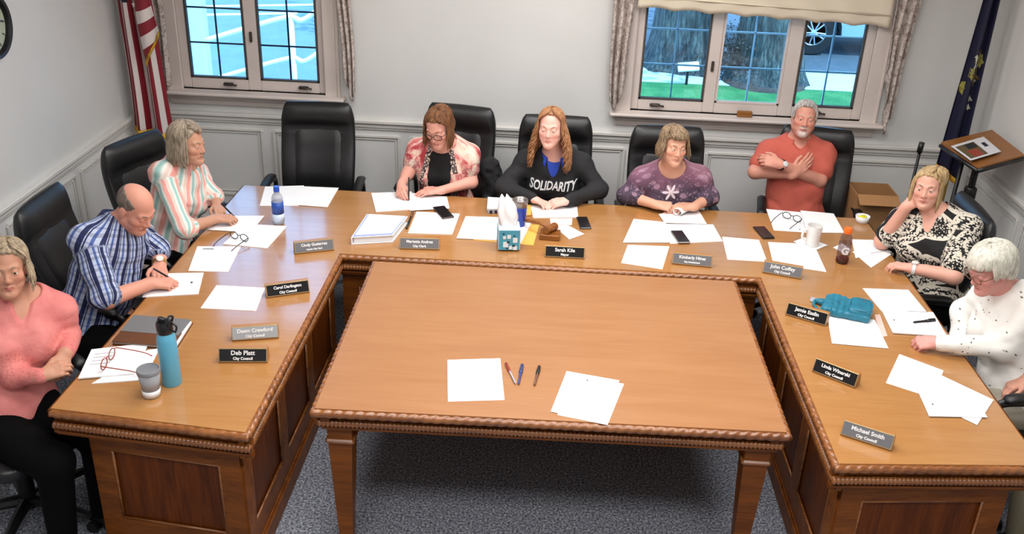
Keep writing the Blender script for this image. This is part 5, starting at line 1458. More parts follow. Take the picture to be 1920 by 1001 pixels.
m = MB()
for sx in (-1, 1): m.box((sx*(w/2+.0006), 0, .058), (.0012, w*.95, .112))
m.build('side_panel', MATS['tissue_box'], root)
m = MB(); loops = []
for j in range(12):
    v = j/11; lp = []
    for k in range(30):
        a = 2*math.pi*k/30; r = (.032+.016*math.sin(v*3)-.022*v*v)*(1+.22*math.sin(5*a+v*3)+.12*math.sin(9*a-v*4)); lp.append((r*math.cos(a)*1.1-.006-.022*v**1.5, r*math.sin(a)*.6+.01*v, .115+.165*v+.016*math.sin(a*2+1)*v))
    loops.append(lp)
m.loft(loops); m.build('tissue', MATS['tissue'], root, True)
# gavel on block
c = at(1031, 449, z=TZ); root = thing('sound_block', 'square wooden sound block under the gavel', 'sound block', (c[0], c[1]+.03, TZ), -.05)
m = MB(); m.box((0, 0, .016), (.112, .095, .032), None, .004); m.build('block', MATS['gavel_wood'], root)
root = thing('gavel', 'wooden gavel resting on its sound block', 'gavel', (c[0], c[1]+.03, TZ+.055), .9)
R = roty(math.pi/2); m = MB(); m.lathe([(.001, -.042), (.022, -.042), (.0225, -.028), (.017, -.024), (.021, -.012), (.021, .012), (.017, .024), (.0225, .028), (.022, .042), (.001, .042)], (0,0,0), 24, R); m.build('head', MATS['gavel_wood'], root, True, auto=40)
m = MB(); m.tube([(0, 0, 0), (0, .08, .006), (0, .15, -.004), (0, .19, -.010)], [.008, .008, .010, .006], 12); m.build('handle', MATS['gavel_wood'], root, True)

# ------------------------------------------------------------------ pens
def pen(a, b, la, lb_, label, body, capm=None, r=.0048, frac=.4, za=None):
    A, B = at(*a, z=TZ+la), at(*b, z=TZ+lb_); c = (A+B)/2
    root = thing('ballpoint_pen', label, 'pen', c); d = B-A
    m = MB(); m.tube([A, A+d*.06, A+d*.9, B], [r*.3, r*.8, r, r*.9], 10); m.build('barrel', MATS[body], root, True, c)
    m = MB(); m.tube([A+d*(1-frac), B+unit(d)*.003], r*1.25, 10); m.tube([A+d*(1-frac*.8)+V(0,0,r*1.5), B+V(0,0,r*1.5)], r*.35, 6); m.build('pen_cap', MATS[capm or body], root, True, c)
    return root
pen((967,719),(949,682),.007,.007,'clear pen with a dark tip left of the blue pen','pen_clear','pen_red')
pen((972,720),(979,685),.007,.007,'blue pen between the two others on the centre table','pen_blue','pen_blue',.006)
pen((1002,722),(1011,688),.007,.007,'black pen on the right of the three on the centre table','pen_brown','pen_black',.006)
pen((1712,604),(1752,600),.0145,.0145,'black pen on the pad of the person in the white sweater','pen_black','pen_black',.006)

# ------------------------------------------------------------------ loose eyeglasses
def spectacles(c_px, ang, mat, label, lift, sc=1.0):
    c = at(*c_px, z=TZ+lift); root = thing('eyeglasses', label, 'eyeglasses', c, ang)
    for sg in (-1, 1):
        m = MB(); pts = []
        for i in range(21):
            a = 2*math.pi*i/20; pts.append((sg*.034+.026*math.cos(a), 0, .021+.019*math.sin(a)))
        m.tube([np.array(p_)*sc for p_ in pts], .0022, 8, caps=False); rm = m.build('rim', MATS[mat], root, True)
        m = MB(); m.add([np.array(p_)*sc for p_ in pts[:-1]], [tuple(range(20))]); m.build('lens', MATS['lens'], rm)
        m = MB(); m.tube([np.array(p_)*sc for p_ in spline([(sg*.061, 0, .028), (sg*.066, .015, .028), (sg*.064, .10, .016), (sg*.060, .135, .004)], 12)], .0022, 8); m.build('temple', MATS[mat], root, True)
    m = MB(); m.tube([np.array(p_)*sc for p_ in [(-.009, 0, .026), (0, -.002, .029), (.009, 0, .026)]], .0022, 8); m.build('bridge', MATS[mat], root, True)
    return root
spectacles((449, 450), 2.75, 'plate_black', 'dark folded eyeglasses on the sheet beside the person in the striped shirt', .004)
spectacles((1484, 413), 2.45, 'plate_black', 'dark open eyeglasses on the sheet near the person in salmon', .0025)
spectacles((204, 682), -1.55, 'pen_red', 'red-framed eyeglasses on the white pad by the person in pink', .0105, 1.15)
# portfolio
q = [at(251, 591, z=TZ+.02), at(361, 600, z=TZ+.02), at(329, 650, z=TZ+.02), at(210, 640, z=TZ+.02)]
root = thing('portfolio', 'brown leather portfolio with a grey cover and white pages', 'portfolio', (*(sum(q)/4)[:2], TZ)); loc = V(*(sum(q)/4)[:2], TZ)
m = MB(); m.slab([p*V(1,1,0)+V(0,0,TZ+.001) for p in q[::-1]], .006); m.slab([quadpt(q, a, b)*V(1,1,0)+V(0,0,TZ+.0165) for a, b in ((0,1),(.96,1),(.96,.5),(0,.5))], .005); m.build('leather_cover', MATS['brown_leather'], root, False, loc)
m = MB(); m.slab([quadpt(q, a, b)*V(1,1,0)+V(0,0,TZ+.007) for a, b in ((.02,.97),(.99,.97),(.99,.03),(.02,.03))], .0095); m.build('page_block', MATS['paper'], root, False, loc)
m = MB(); m.slab([quadpt(q, a, b)*V(1,1,0)+V(0,0,TZ+.0168) for a, b in ((0,.62),(.94,.62),(.97,0),(0,0))], .006); m.build('grey_cover', MATS['grey_cover'], root, False, loc)
# teal bag
q = {k: at(*p_, z=TZ+.04) for k, p_ in dict(c=(1590, 573), r=(1628, 580), fl=(1607, 597), bl=(1575, 553), l=(1555, 565)).items()}
c = q['c']; root = thing('handbag', 'soft teal handbag lying beside a white sheet', 'handbag', (c[0], c[1], TZ)); loc = V(c[0], c[1], TZ)
ux = unit((q['r']-q['l'])*V(1,1,0)); uy = np.cross(V(0,0,1), ux); R = np.stack([ux, uy, V(0,0,1)], 1)
B_ = lambda x, y, z: c*V(1,1,0)+ux*x+uy*y+V(0,0,TZ+z)
F = Field(c-.22, c+.22, .0045)
F.prim(rbox(B_(.0, .005, .022), R, (.112, .088, .020), .016, .006))
F.prim(rbox(B_(.058, -.002, .044), R, (.048, .066, .012), .018, .004)); 
for xx in (-.078, -.05, -.022): F.prim(rbox(B_(xx, .004, .032), R, (.011, .090, .014), .008, .006))
F.prim(cap(B_(-.10, .02, .02), B_(-.15, .035, .014), .020, .012, .01)); F.prim(cap(B_(-.10, -.03, .02), B_(-.12, -.065, .012), .014, .010, .01))
near = np.abs(F.d) < .02; ii = np.argwhere(near); F.d[near] += (.005*vnoise(*[F.ax[k][ii[:, k]]*34 for k in range(3)])).astype(np.float32)
F.prim(half((0, 0, TZ+.001), V(0,0,1), c-.3, c+.3, .003), op='s')
vs, qs = F.mesh(); np_mesh('bag_body', vs, qs, root, MATS['teal_leather'], loc)
m = MB(); pts = [B_(.058+.050*math.copysign(abs(math.cos(a))**.6, math.cos(a)), -.002+.068*math.copysign(abs(math.sin(a))**.6, math.sin(a)), .060) for a in [2*math.pi*k/24 for k in range(25)]]
m.tube(pts, .0035, 8, caps=False); m.build('pocket_piping', MATS['teal_leather'], root, True, loc)
m = MB(); m.tube(spline([B_(-.13, -.05, .012), B_(-.155, 0, .012), B_(-.15, .05, .014), B_(-.10, .06, .02)], 16), .008, 8, flat=.5); m.build('strap', MATS['teal_leather'], root, True, loc)
m = MB(); m.box(B_(-.145, .062, .004), (.07, .045, .007), R, .002); tag(m.build('card_wallet', MATS['pen_clear'], None, False, B_(-.145, .062, 0)), 'greyish card wallet poking out behind the teal bag strap', 'wallet')
# dark jacket over the chair arm between the two women
p = at(925, 330, Y=2.5); root = None
F = Field(p-.3, p+.3, .008); 
for a, b, r in (((-.02, .02, .06), (.03, .0, -.08), .055), ((.03, 0, -.08), (.05, -.02, -.22), .06), ((-.04, .03, .02), (-.02, .03, -.2), .05)): F.prim(cap(p+V(*a), p+V(*b), r, r*.9, .04))
near = np.abs(F.d) < .03; ii = np.argwhere(near); F.d[near] += (.012*vnoise(*[F.ax[k][ii[:, k]]*34 for k in range(3)])).astype(np.float32)
vs, qs = F.mesh(); o = np_mesh('jacket', vs, qs, None, MATS['black_cloth'], p); o.location = tuple(p); tag(o, 'dark jacket bunched on the chair arm left of the person in black', 'jacket')
# ------------------------------------------------------------------ people: materials
t = NT('skin'); a = t.node('ShaderNodeAttribute'); a.attribute_name = 'tint'
n = t.noise(t.coord(), 60, 3); t.color(t.mix(.12, a.outputs['Color'], t.mix(n, (1, .82, .76, 1), (1, 1, 1, 1)), 'MULTIPLY'))
t.set(Roughness=.5); t.b.inputs['Specular IOR Level'].default_value = .35
t.bump(t.noise(t.coord(), 220, 2), .08, .002)
plain('eye_white', (225, 218, 212), .25); plain('pupil', (12, 10, 10), .15)
plain('iris_blue', (84, 110, 130), .25); plain('iris_brown', (70, 46, 28), .25)
def hairmat(name, a, b, rough=.45):
    t = NT(name); v = t.coord(scale=(1, 1, .25)); n1 = t.noise(v, 90, 3, .6); n2 = t.noise(t.coord(), 14, 2)
    f = t.math('ADD', t.math('MULTIPLY', n1, .7), t.math('MULTIPLY', n2, .3))
    t.color(t.ramp(f, [(.36, srgb(*b)), (.62, srgb(*a))])); t.set(Roughness=.6); t.b.inputs['Specular IOR Level'].default_value = .28
    t.bump(n1, .5, .004)
hairmat('hair_ash', (194, 174, 146), (128, 110, 88))
hairmat('hair_grey_side', (132, 118, 108), (84, 74, 68))
hairmat('hair_greybrown', (180, 164, 144), (112, 100, 84))
hairmat('hair_auburn', (142, 98, 66), (88, 56, 38))
hairmat('hair_strawberry', (190, 140, 98), (134, 88, 58))
hairmat('hair_highlight', (164, 138, 108), (96, 80, 64))
hairmat('hair_silver', (206, 200, 194), (140, 134, 130))
hairmat('hair_blonde', (208, 180, 134), (150, 122, 86))
hairmat('hair_white', (228, 226, 212), (176, 172, 158))
hairmat('hair_darkbrown', (70, 52, 40), (40, 30, 24))
plain('shoe_black', (20, 20, 22), .4)
plain('trousers_black', (9, 9, 10), .95, spec=.1, bump=.2); plain('trousers_navy', (36, 42, 72), .85, bump=.2); plain('trousers_khaki', (168, 156, 128), .85, bump=.2); plain('trousers_stone', (176, 168, 152), .85)
plain('fabric_black', (14, 14, 16), .85, bump=.3, bscale=300); plain('fabric_sweat', (30, 30, 33), .85, var=.12, vscale=10, bump=.3, bscale=300); plain('fabric_royal', (38, 74, 190), .7, bump=.2, bscale=200)
plain('fabric_salmon', (194, 92, 76), .8, var=.06, vscale=14, bump=.3, bscale=260); plain('text_white', (232, 232, 232), .7)
plain('watch_black', (20, 20, 22), .4); plain('watch_gold', (200, 168, 100), .3, metal=.8); plain('watch_white', (226, 226, 228), .35)
# pink blouse: plain body, lace sleeves
t = NT('fabric_pink'); cl = t.attr('cloth'); rg = t.node('ShaderNodeAttribute'); rg.attribute_name = 'region'
vo = t.voro(cl, 85); sp = t.ramp(vo.outputs['Distance'], [(.2, srgb(176, 74, 70)), (.5, srgb(232, 132, 122))])
body = t.ramp(t.noise(t.coord(), 14, 2), [(.3, srgb(206, 116, 112)), (.7, srgb(220, 134, 128))])
t.color(t.mix(rg.outputs['Fac'], body, sp)); t.set(Roughness=.75); t.bump(vo.outputs['Distance'], .3, .003)
# plaid
t = NT('fabric_plaid'); o = t.sep(t.attr('cloth'))
def band(x, period, width, ph=0):
    m_ = t.math('FLOORED_MODULO', t.math('ADD', x, ph), period); return t.math('LESS_THAN', m_, width)
navy, blue, white, grey = srgb(34, 44, 92), srgb(92, 116, 176), srgb(214, 220, 232), srgb(146, 152, 166)
c = t.mix(band(o[0], .054, .015), white, navy); c = t.mix(band(o[0], .054, .009, .022), c, blue); c = t.mix(band(o[0], .054, .004, .036), c, navy)
hz = t.mix(band(o[1], .058, .014), white, srgb(178, 182, 196)); hz = t.mix(band(o[1], .058, .006, .03), hz, srgb(172, 180, 208))
c = t.mix(1.0, c, hz, 'MULTIPLY'); t.color(c); t.set(Roughness=.8)
# pastel stripes
t = NT('fabric_pastel'); cl = t.attr('cloth'); o = t.sep(cl); n = t.noise(cl, 14, 2)
x = t.math('FLOORED_MODULO', t.math('DIVIDE', t.math('ADD', o[0], t.math('MULTIPLY', n, .012)), .084), 1.0)
t.color(t.ramp(x, [(0, srgb(238, 232, 226)), (.10, srgb(240, 160, 150)), (.30, srgb(240, 178, 166)), (.40, srgb(242, 236, 228)), (.55, srgb(146, 192, 186)), (.68, srgb(170, 204, 198)), (.78, srgb(244, 238, 232)), (.9, srgb(226, 205, 190))])); t.set(Roughness=.8)
# cardigan print
t = NT('fabric_cardigan'); cl = t.attr('cloth'); rg = t.node('ShaderNodeAttribute'); rg.attribute_name = 'region'; o = t.sep(cl)
n = t.noise(t.attr('cloth', (1, .4, 1)), 18, 4, .6, .8)
body = t.ramp(n, [(.38, srgb(176, 60, 68)), (.47, srgb(216, 128, 126)), (.55, srgb(232, 198, 180)), (.66, srgb(236, 220, 202))])
vo = t.voro(cl, 60, 'DISTANCE_TO_EDGE'); blk = t.ramp(vo.outputs['Distance'], [(.10, srgb(52, 44, 46)), (.2, srgb(214, 196, 186))])
slv = t.math('MULTIPLY', rg.outputs['Fac'], t.math('LESS_THAN', o[1], -.075)); edge = t.math('LESS_THAN', t.math('ABSOLUTE', t.math('SUBTRACT', t.math('ABSOLUTE', o[0]), .085)), .014)
t.color(t.mix(t.math('MAXIMUM', slv, t.math('MULTIPLY', edge, t.math('SUBTRACT', 1.0, rg.outputs['Fac']))), body, blk)); t.set(Roughness=.85)
# purple floral
t = NT('fabric_floral'); cl = t.attr('cloth'); o = t.sep(cl); rg = t.node('ShaderNodeAttribute'); rg.attribute_name = 'region'
g = t.noise(cl, 9, 3)
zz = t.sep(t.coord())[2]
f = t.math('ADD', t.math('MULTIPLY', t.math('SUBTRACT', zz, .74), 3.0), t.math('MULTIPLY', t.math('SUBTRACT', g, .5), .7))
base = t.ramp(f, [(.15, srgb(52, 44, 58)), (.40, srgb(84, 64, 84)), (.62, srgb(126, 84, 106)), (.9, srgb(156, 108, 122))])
vo = t.voro(cl, 19); pet = t.ramp(vo.outputs['Distance'], [(.28, (1, 1, 1)), (.36, (0, 0, 0))]); vo2 = t.voro(cl, 52); p2 = t.ramp(vo2.outputs['Distance'], [(.2, (1, 1, 1)), (.3, (0, 0, 0))])
c = t.mix(t.math('MULTIPLY', pet, .55), base, t.mix(g, srgb(120, 62, 92), srgb(214, 182, 198))); c = t.mix(t.math('MULTIPLY', p2, .28), c, srgb(202, 178, 196))
dx, dy = t.math('SUBTRACT', o[0], -.012), t.math('SUBTRACT', o[1], .395); r = t.math('SQRT', t.math('ADD', t.math('MULTIPLY', dx, dx), t.math('MULTIPLY', dy, dy)))
th = t.math('ARCTAN2', dy, dx); rad = t.math('MULTIPLY', t.math('ADD', .62, t.math('MULTIPLY', t.math('COSINE', t.math('MULTIPLY', th, 6.0)), .38)), .048)
fl = t.math('MULTIPLY', t.math('LESS_THAN', r, rad), t.math('LESS_THAN', rg.outputs['Fac'], .5)); c = t.mix(fl, c, srgb(236, 220, 228))
t.color(c); t.set(Roughness=.8)
# black with cream lace medallions
t = NT('fabric_lace'); cl = t.attr('cloth'); vo = t.voro(cl, 5.2, 'F1', .6); d = vo.outputs['Distance']
ring = t.math('SINE', t.math('MULTIPLY', d, 46.0)); fine = t.voro(cl, 105).outputs['Distance']
lace = t.math('MULTIPLY', t.math('LESS_THAN', d, .60), t.math('GREATER_THAN', t.math('ADD', t.math('MULTIPLY', ring, .16), t.math('SUBTRACT', .62, t.math('MULTIPLY', fine, 1.05))), .06))
rim = t.math('LESS_THAN', t.math('ABSOLUTE', t.math('SUBTRACT', d, .62)), .02)
t.color(t.mix(t.math('MAXIMUM', lace, rim), srgb(20, 18, 20), srgb(216, 208, 192))); t.set(Roughness=.85)
# white sweater with little birds
t = NT('fabric_birds'); cl = t.attr('cloth', (1.0, 1.5, 1)); vo = t.voro(cl, 25, 'F1', 1.0); n = t.noise(cl, 90, 2)
dk = t.math('LESS_THAN', t.math('ADD', vo.outputs['Distance'], t.math('MULTIPLY', n, .26)), .27)
t.color(t.mix(dk, srgb(236, 234, 228), srgb(112, 108, 92))); t.set(Roughness=.9); t.bump(t.noise(t.coord(), 260, 2), .3, .003)

# ------------------------------------------------------------------ people: who sits where
UPV = (0, 0, 1)
LONG = dict(len=.13, vol=.012)
PEOPLE = [
 dict(key='cardigan', label='person writing in dark glasses and an open red-patterned cardigan', hs=0.95, tor=-96, hip=(-.56, 2.53, .53), neck=at(831, 268, Y=2.40), head=at(823, 237, Y=2.27), look=(-108, 26, 4), sw=.34, bulk=0.97, arm=0.88,
  elR=at(764, 326, Y=2.34), wrR=at(752, 347, z=.815), elL=at(884, 342, z=.80), wrL=at(826, 357, z=.792), handR=((.1, -.85, -.25), (-.55, -.1, .8), 'pen'), handL=((-.95, -.22, -.05), (0, -.15, 1), 'flat'),
  skin=(226, 166, 148), hairmat='hair_auburn', hair=dict(len=.15, n=529, part=.6, flare=.04, vol=.011), lid=.9, glasses='plate_black', trousers='trousers_black',
  wear=[dict(name='camisole', mat='fabric_black', t=.008, sleeves=False, neck=.088, fold=.002, hem=-.02), dict(name='cardigan', mat='fabric_cardigan', t=.017, sleeve=.52, slack=.014, neck=.085, fold=.007, hem=-.02, front=(.078, .060), wide=.004)]),
 dict(key='sweat', label='person in a black sweatshirt with white lettering over a blue collar, hands clasped', hs=0.90, tor=-92, hip=(.12, 2.50, .53), neck=at(1040, 288, Y=2.36), head=at(1033, 239, Y=2.25), look=(-100, 0, 0), sw=.35, bulk=0.99, arm=0.91,
  elR=at(946, 348, z=.82), wrR=at(1000, 373, z=.795), elL=at(1124, 356, z=.81), wrL=at(1062, 377, z=.795), handR=((.82, -.45, -.12), (.1, .1, 1), 'clasp'), handL=((-.9, -.28, -.1), (.1, -.25, .9), 'clasp'),
  skin=(236, 184, 168), hairmat='hair_strawberry', hair=dict(len=.30, n=552, curl=.013, flare=.22, tuck=-.06, vol=.012, hairline=(.045, .088)), lid=.78, trousers='trousers_black', jaw=1.06, browmat='hair_strawberry', lips=(206, 124, 118),
  wear=[dict(name='shirt', mat='fabric_royal', t=.007, sleeves=False, neck=.074, fold=.002, hem=.02), dict(name='sweatshirt', mat='fabric_sweat', t=.016, sleeve=1.96, slack=.016, neck=.078, vneck=.10, fold=.008, hem=-.02)], collar='fabric_royal', text='SOLIDARITY'),
 dict(key='floral', label='person in a purple floral top holding a curled sheet', hs=0.87, tor=-86, hip=(.84, 2.43, .52), neck=at(1258, 316, Y=2.29), head=at(1264, 273, Y=2.17), look=(-76, 2, -4), sw=.36, bulk=1.02, arm=0.93,
  elR=at(1174, 366, z=.80), wrR=at(1231, 384, z=.798), elL=at(1332, 370, z=.81), wrL=at(1300, 388, z=.80), handR=((.93, -.25, .02), (-.1, -.45, .9), 'fist'), handL=((-.8, -.2, .05), (.2, -.2, 1), 'relaxed'),
  skin=(218, 164, 138), hairmat='hair_highlight', hair=dict(len=.10, n=529, curl=.006, flare=.30, tuck=-.1, vol=.016, bangs=(52, 66), sweep=.5, part=-.5, w=.009), lid=.35, gaze=(.35, -.05), trousers='trousers_black', lips=(176, 104, 96),
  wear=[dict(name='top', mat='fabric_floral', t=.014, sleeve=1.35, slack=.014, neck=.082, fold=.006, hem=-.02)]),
 dict(key='salmon', label='person in a salmon polo shirt leaning back with arms crossed', hs=0.90, tor=-92, hip=(1.66, 2.60, .53), neck=at(1496, 266, Y=2.72), head=at(1508, 222, Y=2.68), look=(-98, -8, -4), sw=.355, bulk=1.05, belly=.02, arm=1.04, fem=False, nk=1.15, jaw=1.1, age=1,
  elR=at(1416, 322, Y=2.58), wrR=at(1488, 326, Y=2.46), elL=at(1536, 338, Y=2.56), wrL=at(1462, 308, Y=2.43), handR=((.72, .25, .62), (.25, -.9, .25), 'flat'), handL=((-.85, .35, .12), (-.1, -.8, .6), 'relaxed'),
  skin=(208, 146, 126), hairmat='hair_silver', hair=dict(len=.03, n=345, vol=.006, bangs=(40, 50), w=.006, hairline=(.05, .082), back=0), lid=.6, trousers='trousers_navy', beard=True, watch=('L', 'watch_black'), watchn=(-.1, -.8, .6), watchface='watch_white', brow=.004, hand=.95, lips=(150, 92, 86),
  wear=[dict(name='polo_shirt', mat='fabric_salmon', t=.016, sleeve=.62, slack=.018, neck=.072, vneck=.05, fold=.007, hem=-.04, wide=.006)], collar='fabric_salmon'),
 dict(key='lace', label='person in a black and cream lace-print top resting a cheek on one hand', hs=0.87, tor=-128, hip=(2.22, 1.62, .53), neck=at(1752, 398, z=1.02), head=at(1740, 351, z=1.165), look=(-120, -2, 3), sw=.36, bulk=1.01, arm=1.02, jaw=1.05,
  elR=at(1655, 452, z=.80), wrR=at(1699, 388, z=1.04), elL=at(1788, 518, z=.80), wrL=at(1709, 503, z=.795), handR=((.62, -.25, .75), (-.55, -.7, .2), 'cheek'), handL=((-.78, .42, -.05), (0, -.1, 1), 'relaxed'),
  skin=(224, 168, 148), hairmat='hair_blonde', hair=dict(len=.165, n=552, flare=.03, vol=.010, part=1.2), lid=.35, gaze=(-.1, -.15), trousers='trousers_black', watch=('L', 'watch_white'), browmat='hair_highlight', legaz=-170, thigh=.36,
  wear=[dict(name='top', mat='fabric_lace', t=.015, sleeve={'R': .62, 'L': .8}, slack=.014, neck=.076, vneck=.10, fold=.006, hem=-.04, wide=.012)]),
 dict(key='birds', label='person in glasses and a white sweater with tiny birds, looking down', hs=0.92, tor=-168, hip=(2.30, .66, .52), neck=at(1890, 545, z=1.01), head=at(1858, 503, z=1.145), look=(-164, 24, 0), sw=.36, bulk=1.03, arm=0.98, age=1,
  elR=(2.10, .97, .80), wrR=(2.04, .80, .66), elL=at(1876, 650, z=.815), wrL=at(1757, 642, z=.80), handR=((-.9, -.2, -.1), (0, 0, 1), 'relaxed'), handL=((-.95, .1, -.15), (.0, -.5, .85), 'fist'),
  skin=(212, 150, 140), hairmat='hair_white', hair=dict(len=.03, n=598, vol=.018, bangs=(60, 76), w=.009, nape=-.06, flare=.1), lid=.85, glasses='pen_brown', trousers='trousers_stone', legaz=-178,
  wear=[dict(name='sweater', mat='fabric_birds', t=.016, sleeve=1.93, slack=.018, neck=.078, fold=.008, hem=-.02)]),
 dict(key='edge', label='person mostly outside the frame on the right, one bare hand and pale trousers showing', hs=0.92, tor=-172, hip=(2.60, .16, .53), neck=(2.68, .16, 1.03), head=(2.62, .14, 1.20), look=(-172, 10, 0), sw=.40, bulk=1.07, arm=1.02, fem=False,
  elR=(2.50, .46, .76), wrR=at(1925, 712, z=.70), elL=(2.45, -.08, .72), wrL=(2.24, .02, .66), handR=((-.85, -.15, -.40), (-.35, .1, .85), 'relaxed'), handL=((-.9, .2, -.2), (0, 0, 1), 'relaxed'),
  skin=(206, 150, 128), hairmat='hair_darkbrown', hair=dict(len=.03, n=184, vol=.006, bangs=(38, 48), w=.006, back=0), lid=.4, trousers='trousers_khaki',
  wear=[dict(name='shirt', mat='fabric_black', t=.016, sleeve=1.3, slack=.016, neck=.074, fold=.007, hem=-.04)]),
 dict(key='pink', label='person in a pink blouse with lace sleeves, hands folded', hs=0.90, tor=-48, hip=(-2.13, .06, .52), neck=at(30, 552, X=-2.08), head=at(12, 503, X=-2.06), look=(-60, -6, -4), sw=.37, bulk=1.03, arm=0.98, age=1,
  elR=at(28, 705, X=-2.02), wrR=at(78, 705, X=-1.90), elL=at(128, 628, X=-1.95), wrL=at(122, 662, X=-1.86), handR=((.75, .55, .15), (.25, -.55, .75), 'clasp'), handL=((.1, -.72, -.45), (.75, -.1, .6), 'clasp'),
  skin=(196, 142, 116), hairmat='hair_ash', hair=dict(len=.12, n=505, flare=.14, vol=.016, part=.5, curl=.004), lid=.35, gaze=(0, -.02), trousers='trousers_black', legaz=-22, iris='iris_brown', lips=(176, 96, 90),
  wear=[dict(name='blouse', mat='fabric_pink', t=.018, sleeve=1.93, slack=.013, neck=.088, vneck=.10, fold=.008, hem=-.13)]),
 dict(key='plaid', label='person bent over writing in a blue plaid shirt', hs=0.95, tor=-14, hip=(-2.12, .80, .53), neck=at(222, 422, z=1.03), head=at(254, 390, z=1.135), look=(-22, 32, 0), sw=.40, bulk=1.11, belly=.015, arm=1.04, fem=False, nk=1.1, age=1,
  elR=at(200, 562, z=.81), wrR=at(283, 531, z=.795), elL=at(298, 470, z=.84), wrL=at(299, 497, z=.80), handR=((.9, .36, -.12), (-.15, -.35, .9), 'pen'), handL=((.35, -.85, -.1), (.1, .1, 1), 'flat'),
  skin=(214, 152, 130), hairmat='hair_grey_side', hair=dict(len=.02, n=0, vol=.003, bald=True, back=0, nape=-.08), lid=.95, trousers='trousers_black', watch=('L', 'watch_gold'), hand=.95, lips=(178, 110, 100),
  wear=[dict(name='shirt', mat='fabric_plaid', t=.017, sleeve=.92, slack=.013, neck=.072, fold=.010, hem=-.06, wide=.012)], collar='fabric_plaid'),
 dict(key='pastel', label='person in a pink, white and teal striped shirt looking aside', hs=0.92, tor=-12, hip=(-2.08, 1.63, .52), neck=at(343, 306, z=1.035), head=at(352, 268, z=1.19), look=(-10, 6, 0), sw=.36, bulk=0.99, arm=0.91, age=1,
  elR=at(345, 430, z=.81), wrR=at(405, 410, z=.798), elL=at(402, 368, z=.82), wrL=at(407, 384, z=.80), handR=((.9, .32, -.08), (-.1, -.3, .9), 'pen'), handL=((.45, -.8, .0), (.1, 0, 1), 'relaxed'),
  skin=(198, 148, 122), hairmat='hair_greybrown', hair=dict(len=.135, n=552, flare=.12, vol=.013, bangs=(46, 58), sweep=.9, w=.008), lid=.5, trousers='trousers_black', lips=(168, 104, 94),
  wear=[dict(name='shirt', mat='fabric_pastel', t=.017, sleeve=1.18, slack=.013, neck=.072, vneck=.04, fold=.009, hem=-.06, wide=.008)], collar='fabric_pastel'),
]
for sp_ in PEOPLE:
    I = person(sp_)
    if sp_.get('collar'): collar(I, sp_['collar'], r=.074 if sp_['key'] != 'sweat' else .078)
    if sp_.get('text'):
        sh_ = [c for c in I['root'].children if c.name.startswith('sweatshirt')][0]
        o = text_mesh('lettering', sp_['text'], .062, MATS['text_white'], sh_, font_shear=.2, bold=.0016, extrude=.0)
        from mathutils.bvhtree import BVHTree
        FT = Field(I['hip']-.4, I['hip']+V(.4, .4, .8), .012)
        for p_ in I['torso']: FT.prim(p_, .0175)
        tv, tq = FT.mesh(); tv = tv-I['loc']; bv = BVHTree.FromPolygons(tv.tolist(), tq.tolist()); me = sh_.data
        _ = lambda: BVHTree.FromPolygons([v.co for v in me.vertices], [p.vertices[:] for p in me.polygons])
        f, l, up = I['f'], I['l'], I['up']; c0 = I['hip']+up*.362-I['loc']
        n_ = np.zeros(len(o.data.vertices)*3, np.float32); o.data.vertices.foreach_get('co', n_); n_ = n_.reshape(-1, 3)
        import bmesh
        bm = bmesh.new(); bm.from_mesh(o.data); bmesh.ops.subdivide_edges(bm, edges=[e_ for e_ in bm.edges if e_.calc_length() > .012], cuts=2, use_grid_fill=False); bmesh.ops.triangulate(bm, faces=bm.faces)
        for v in bm.verts:
            org = Vector((c0+l*v.co.x*.82+up*v.co.y*1.15+f*.5).tolist()); h = bv.ray_cast(org, Vector((-f).tolist()))
            if h[0] is not None: v.co = h[0]+Vector(f.tolist())*.0025
            else: v.co = Vector((c0+l*v.co.x+up*v.co.y+f*.15).tolist())
        bm.to_mesh(o.data); bm.free()
    if sp_['key'] in ('cardigan', 'plaid', 'pastel'):
        tip, th = I['tips']['R']; d = unit(np.array(sp_['handR'][0])); g = (np.array(tip[0])+np.array(th))/2
        nib = np.array((g[0]+d[0]*.02, g[1]+d[1]*.02, TZ+.008)); ax_ = unit(g-nib+V(0,0,.03)); tail = nib+ax_*.14
        c = (nib+tail)/2; pr = thing('ballpoint_pen', {'cardigan': 'black pen held by the person in the patterned cardigan', 'plaid': 'pen held by the person in the plaid shirt', 'pastel': 'dark pen held by the person in the striped shirt'}[sp_['key']], 'pen', c)
        m = MB(); m.tube([nib, nib+ax_*.012, nib+ax_*.13, tail], [.001, .0042, .0045, .004], 10); m.build('barrel', MATS['pen_black'], pr, True, c)
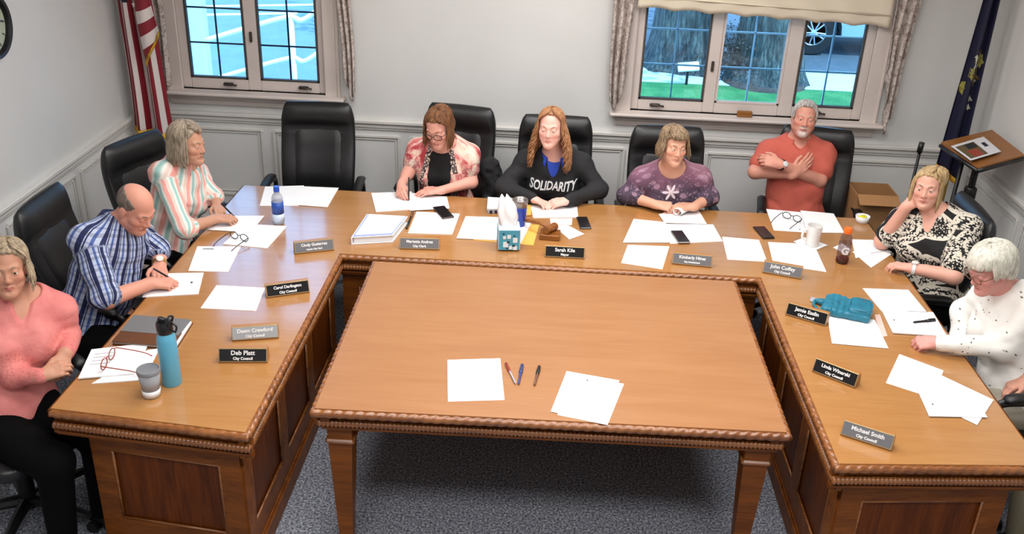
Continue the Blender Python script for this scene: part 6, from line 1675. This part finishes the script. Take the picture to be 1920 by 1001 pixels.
# curled sheet held by the person in the floral top
p = at(1279, 394, z=TZ+.03); pts = []
A = at(1262, 396, z=TZ+.012); Bq = at(1298, 390, z=TZ+.012); ax_ = unit((at(1298, 384, z=TZ)-at(1270, 398, z=TZ))*V(1,1,0)); sd = np.cross(V(0,0,1), ax_)
m = MB(); prof = [(.030*math.cos(a)*(1-.05*a/6), .028+.022*math.sin(a)*(1-.05*a/6)) for a in np.linspace(-1.6, 4.2, 26)]
L0 = [p*V(1,1,0)+V(0,0,TZ+.009)-ax_*.055+sd*x+V(0,0,z*.9) for x, z in prof]; L1 = [q_+ax_*.11 for q_ in L0]
m.loft([L0, L1], closed=False, caps=False); o = m.build('curled_sheet', MATS['paper'], None, True, p); md = o.modifiers.new('s', 'SOLIDIFY'); md.thickness = .0012
tag(o, 'curled white sheet in the hands of the person in the floral top', 'paper')
# ------------------------------------------------------------------ light
def area(name, loc, size, power, rot=(0, 0, 0), col=(1, 1, 1), sy=None):
    L = bpy.data.lights.new(name, 'AREA'); L.shape = 'RECTANGLE'; L.size = size; L.size_y = sy or size; L.energy = power; L.color = col
    o = bpy.data.objects.new(name, L); COL.objects.link(o); o.location = loc; o.rotation_euler = rot; return o
for x, y, pw in ((-.6, -1.7, 27), (1.0, -1.7, 27), (-.6, -.3, 22), (1.0, -.3, 25), (-.7, 1.1, 23), (1.2, 1.1, 26), (.1, 2.0, 24)):  # last one, nearest the back wall, is added to brighten that wall
    o = area('ceiling_lamp_and_fill', (x, y, ZC-.02), 1.2, pw, col=(1, .985, .97), sy=.6); o.data.spread = math.radians(160)
sun = bpy.data.objects.new('sun', bpy.data.lights.new('sun', 'SUN')); COL.objects.link(sun)
sun.data.energy = 6.5; sun.data.angle = .01; sun.data.color = (1, .97, .9)
sun.rotation_euler = Vector((-.45, .35, -.8)).to_track_quat('-Z', 'Y').to_euler()
w = bpy.data.worlds.new('sky'); SC.world = w; w.use_nodes = True
bg = w.node_tree.nodes['Background']; bg.inputs[0].default_value = (.55, .74, 1.0, 1); bg.inputs[1].default_value = 5.0
SC.view_settings.view_transform = 'Standard'; SC.view_settings.look = 'None'; SC.view_settings.gamma = 1; SC.view_settings.use_curve_mapping = False
SC.view_settings.exposure = 0
SC.cycles.use_denoising = True
SC.cycles.max_bounces = 8; SC.cycles.transparent_max_bounces = 16
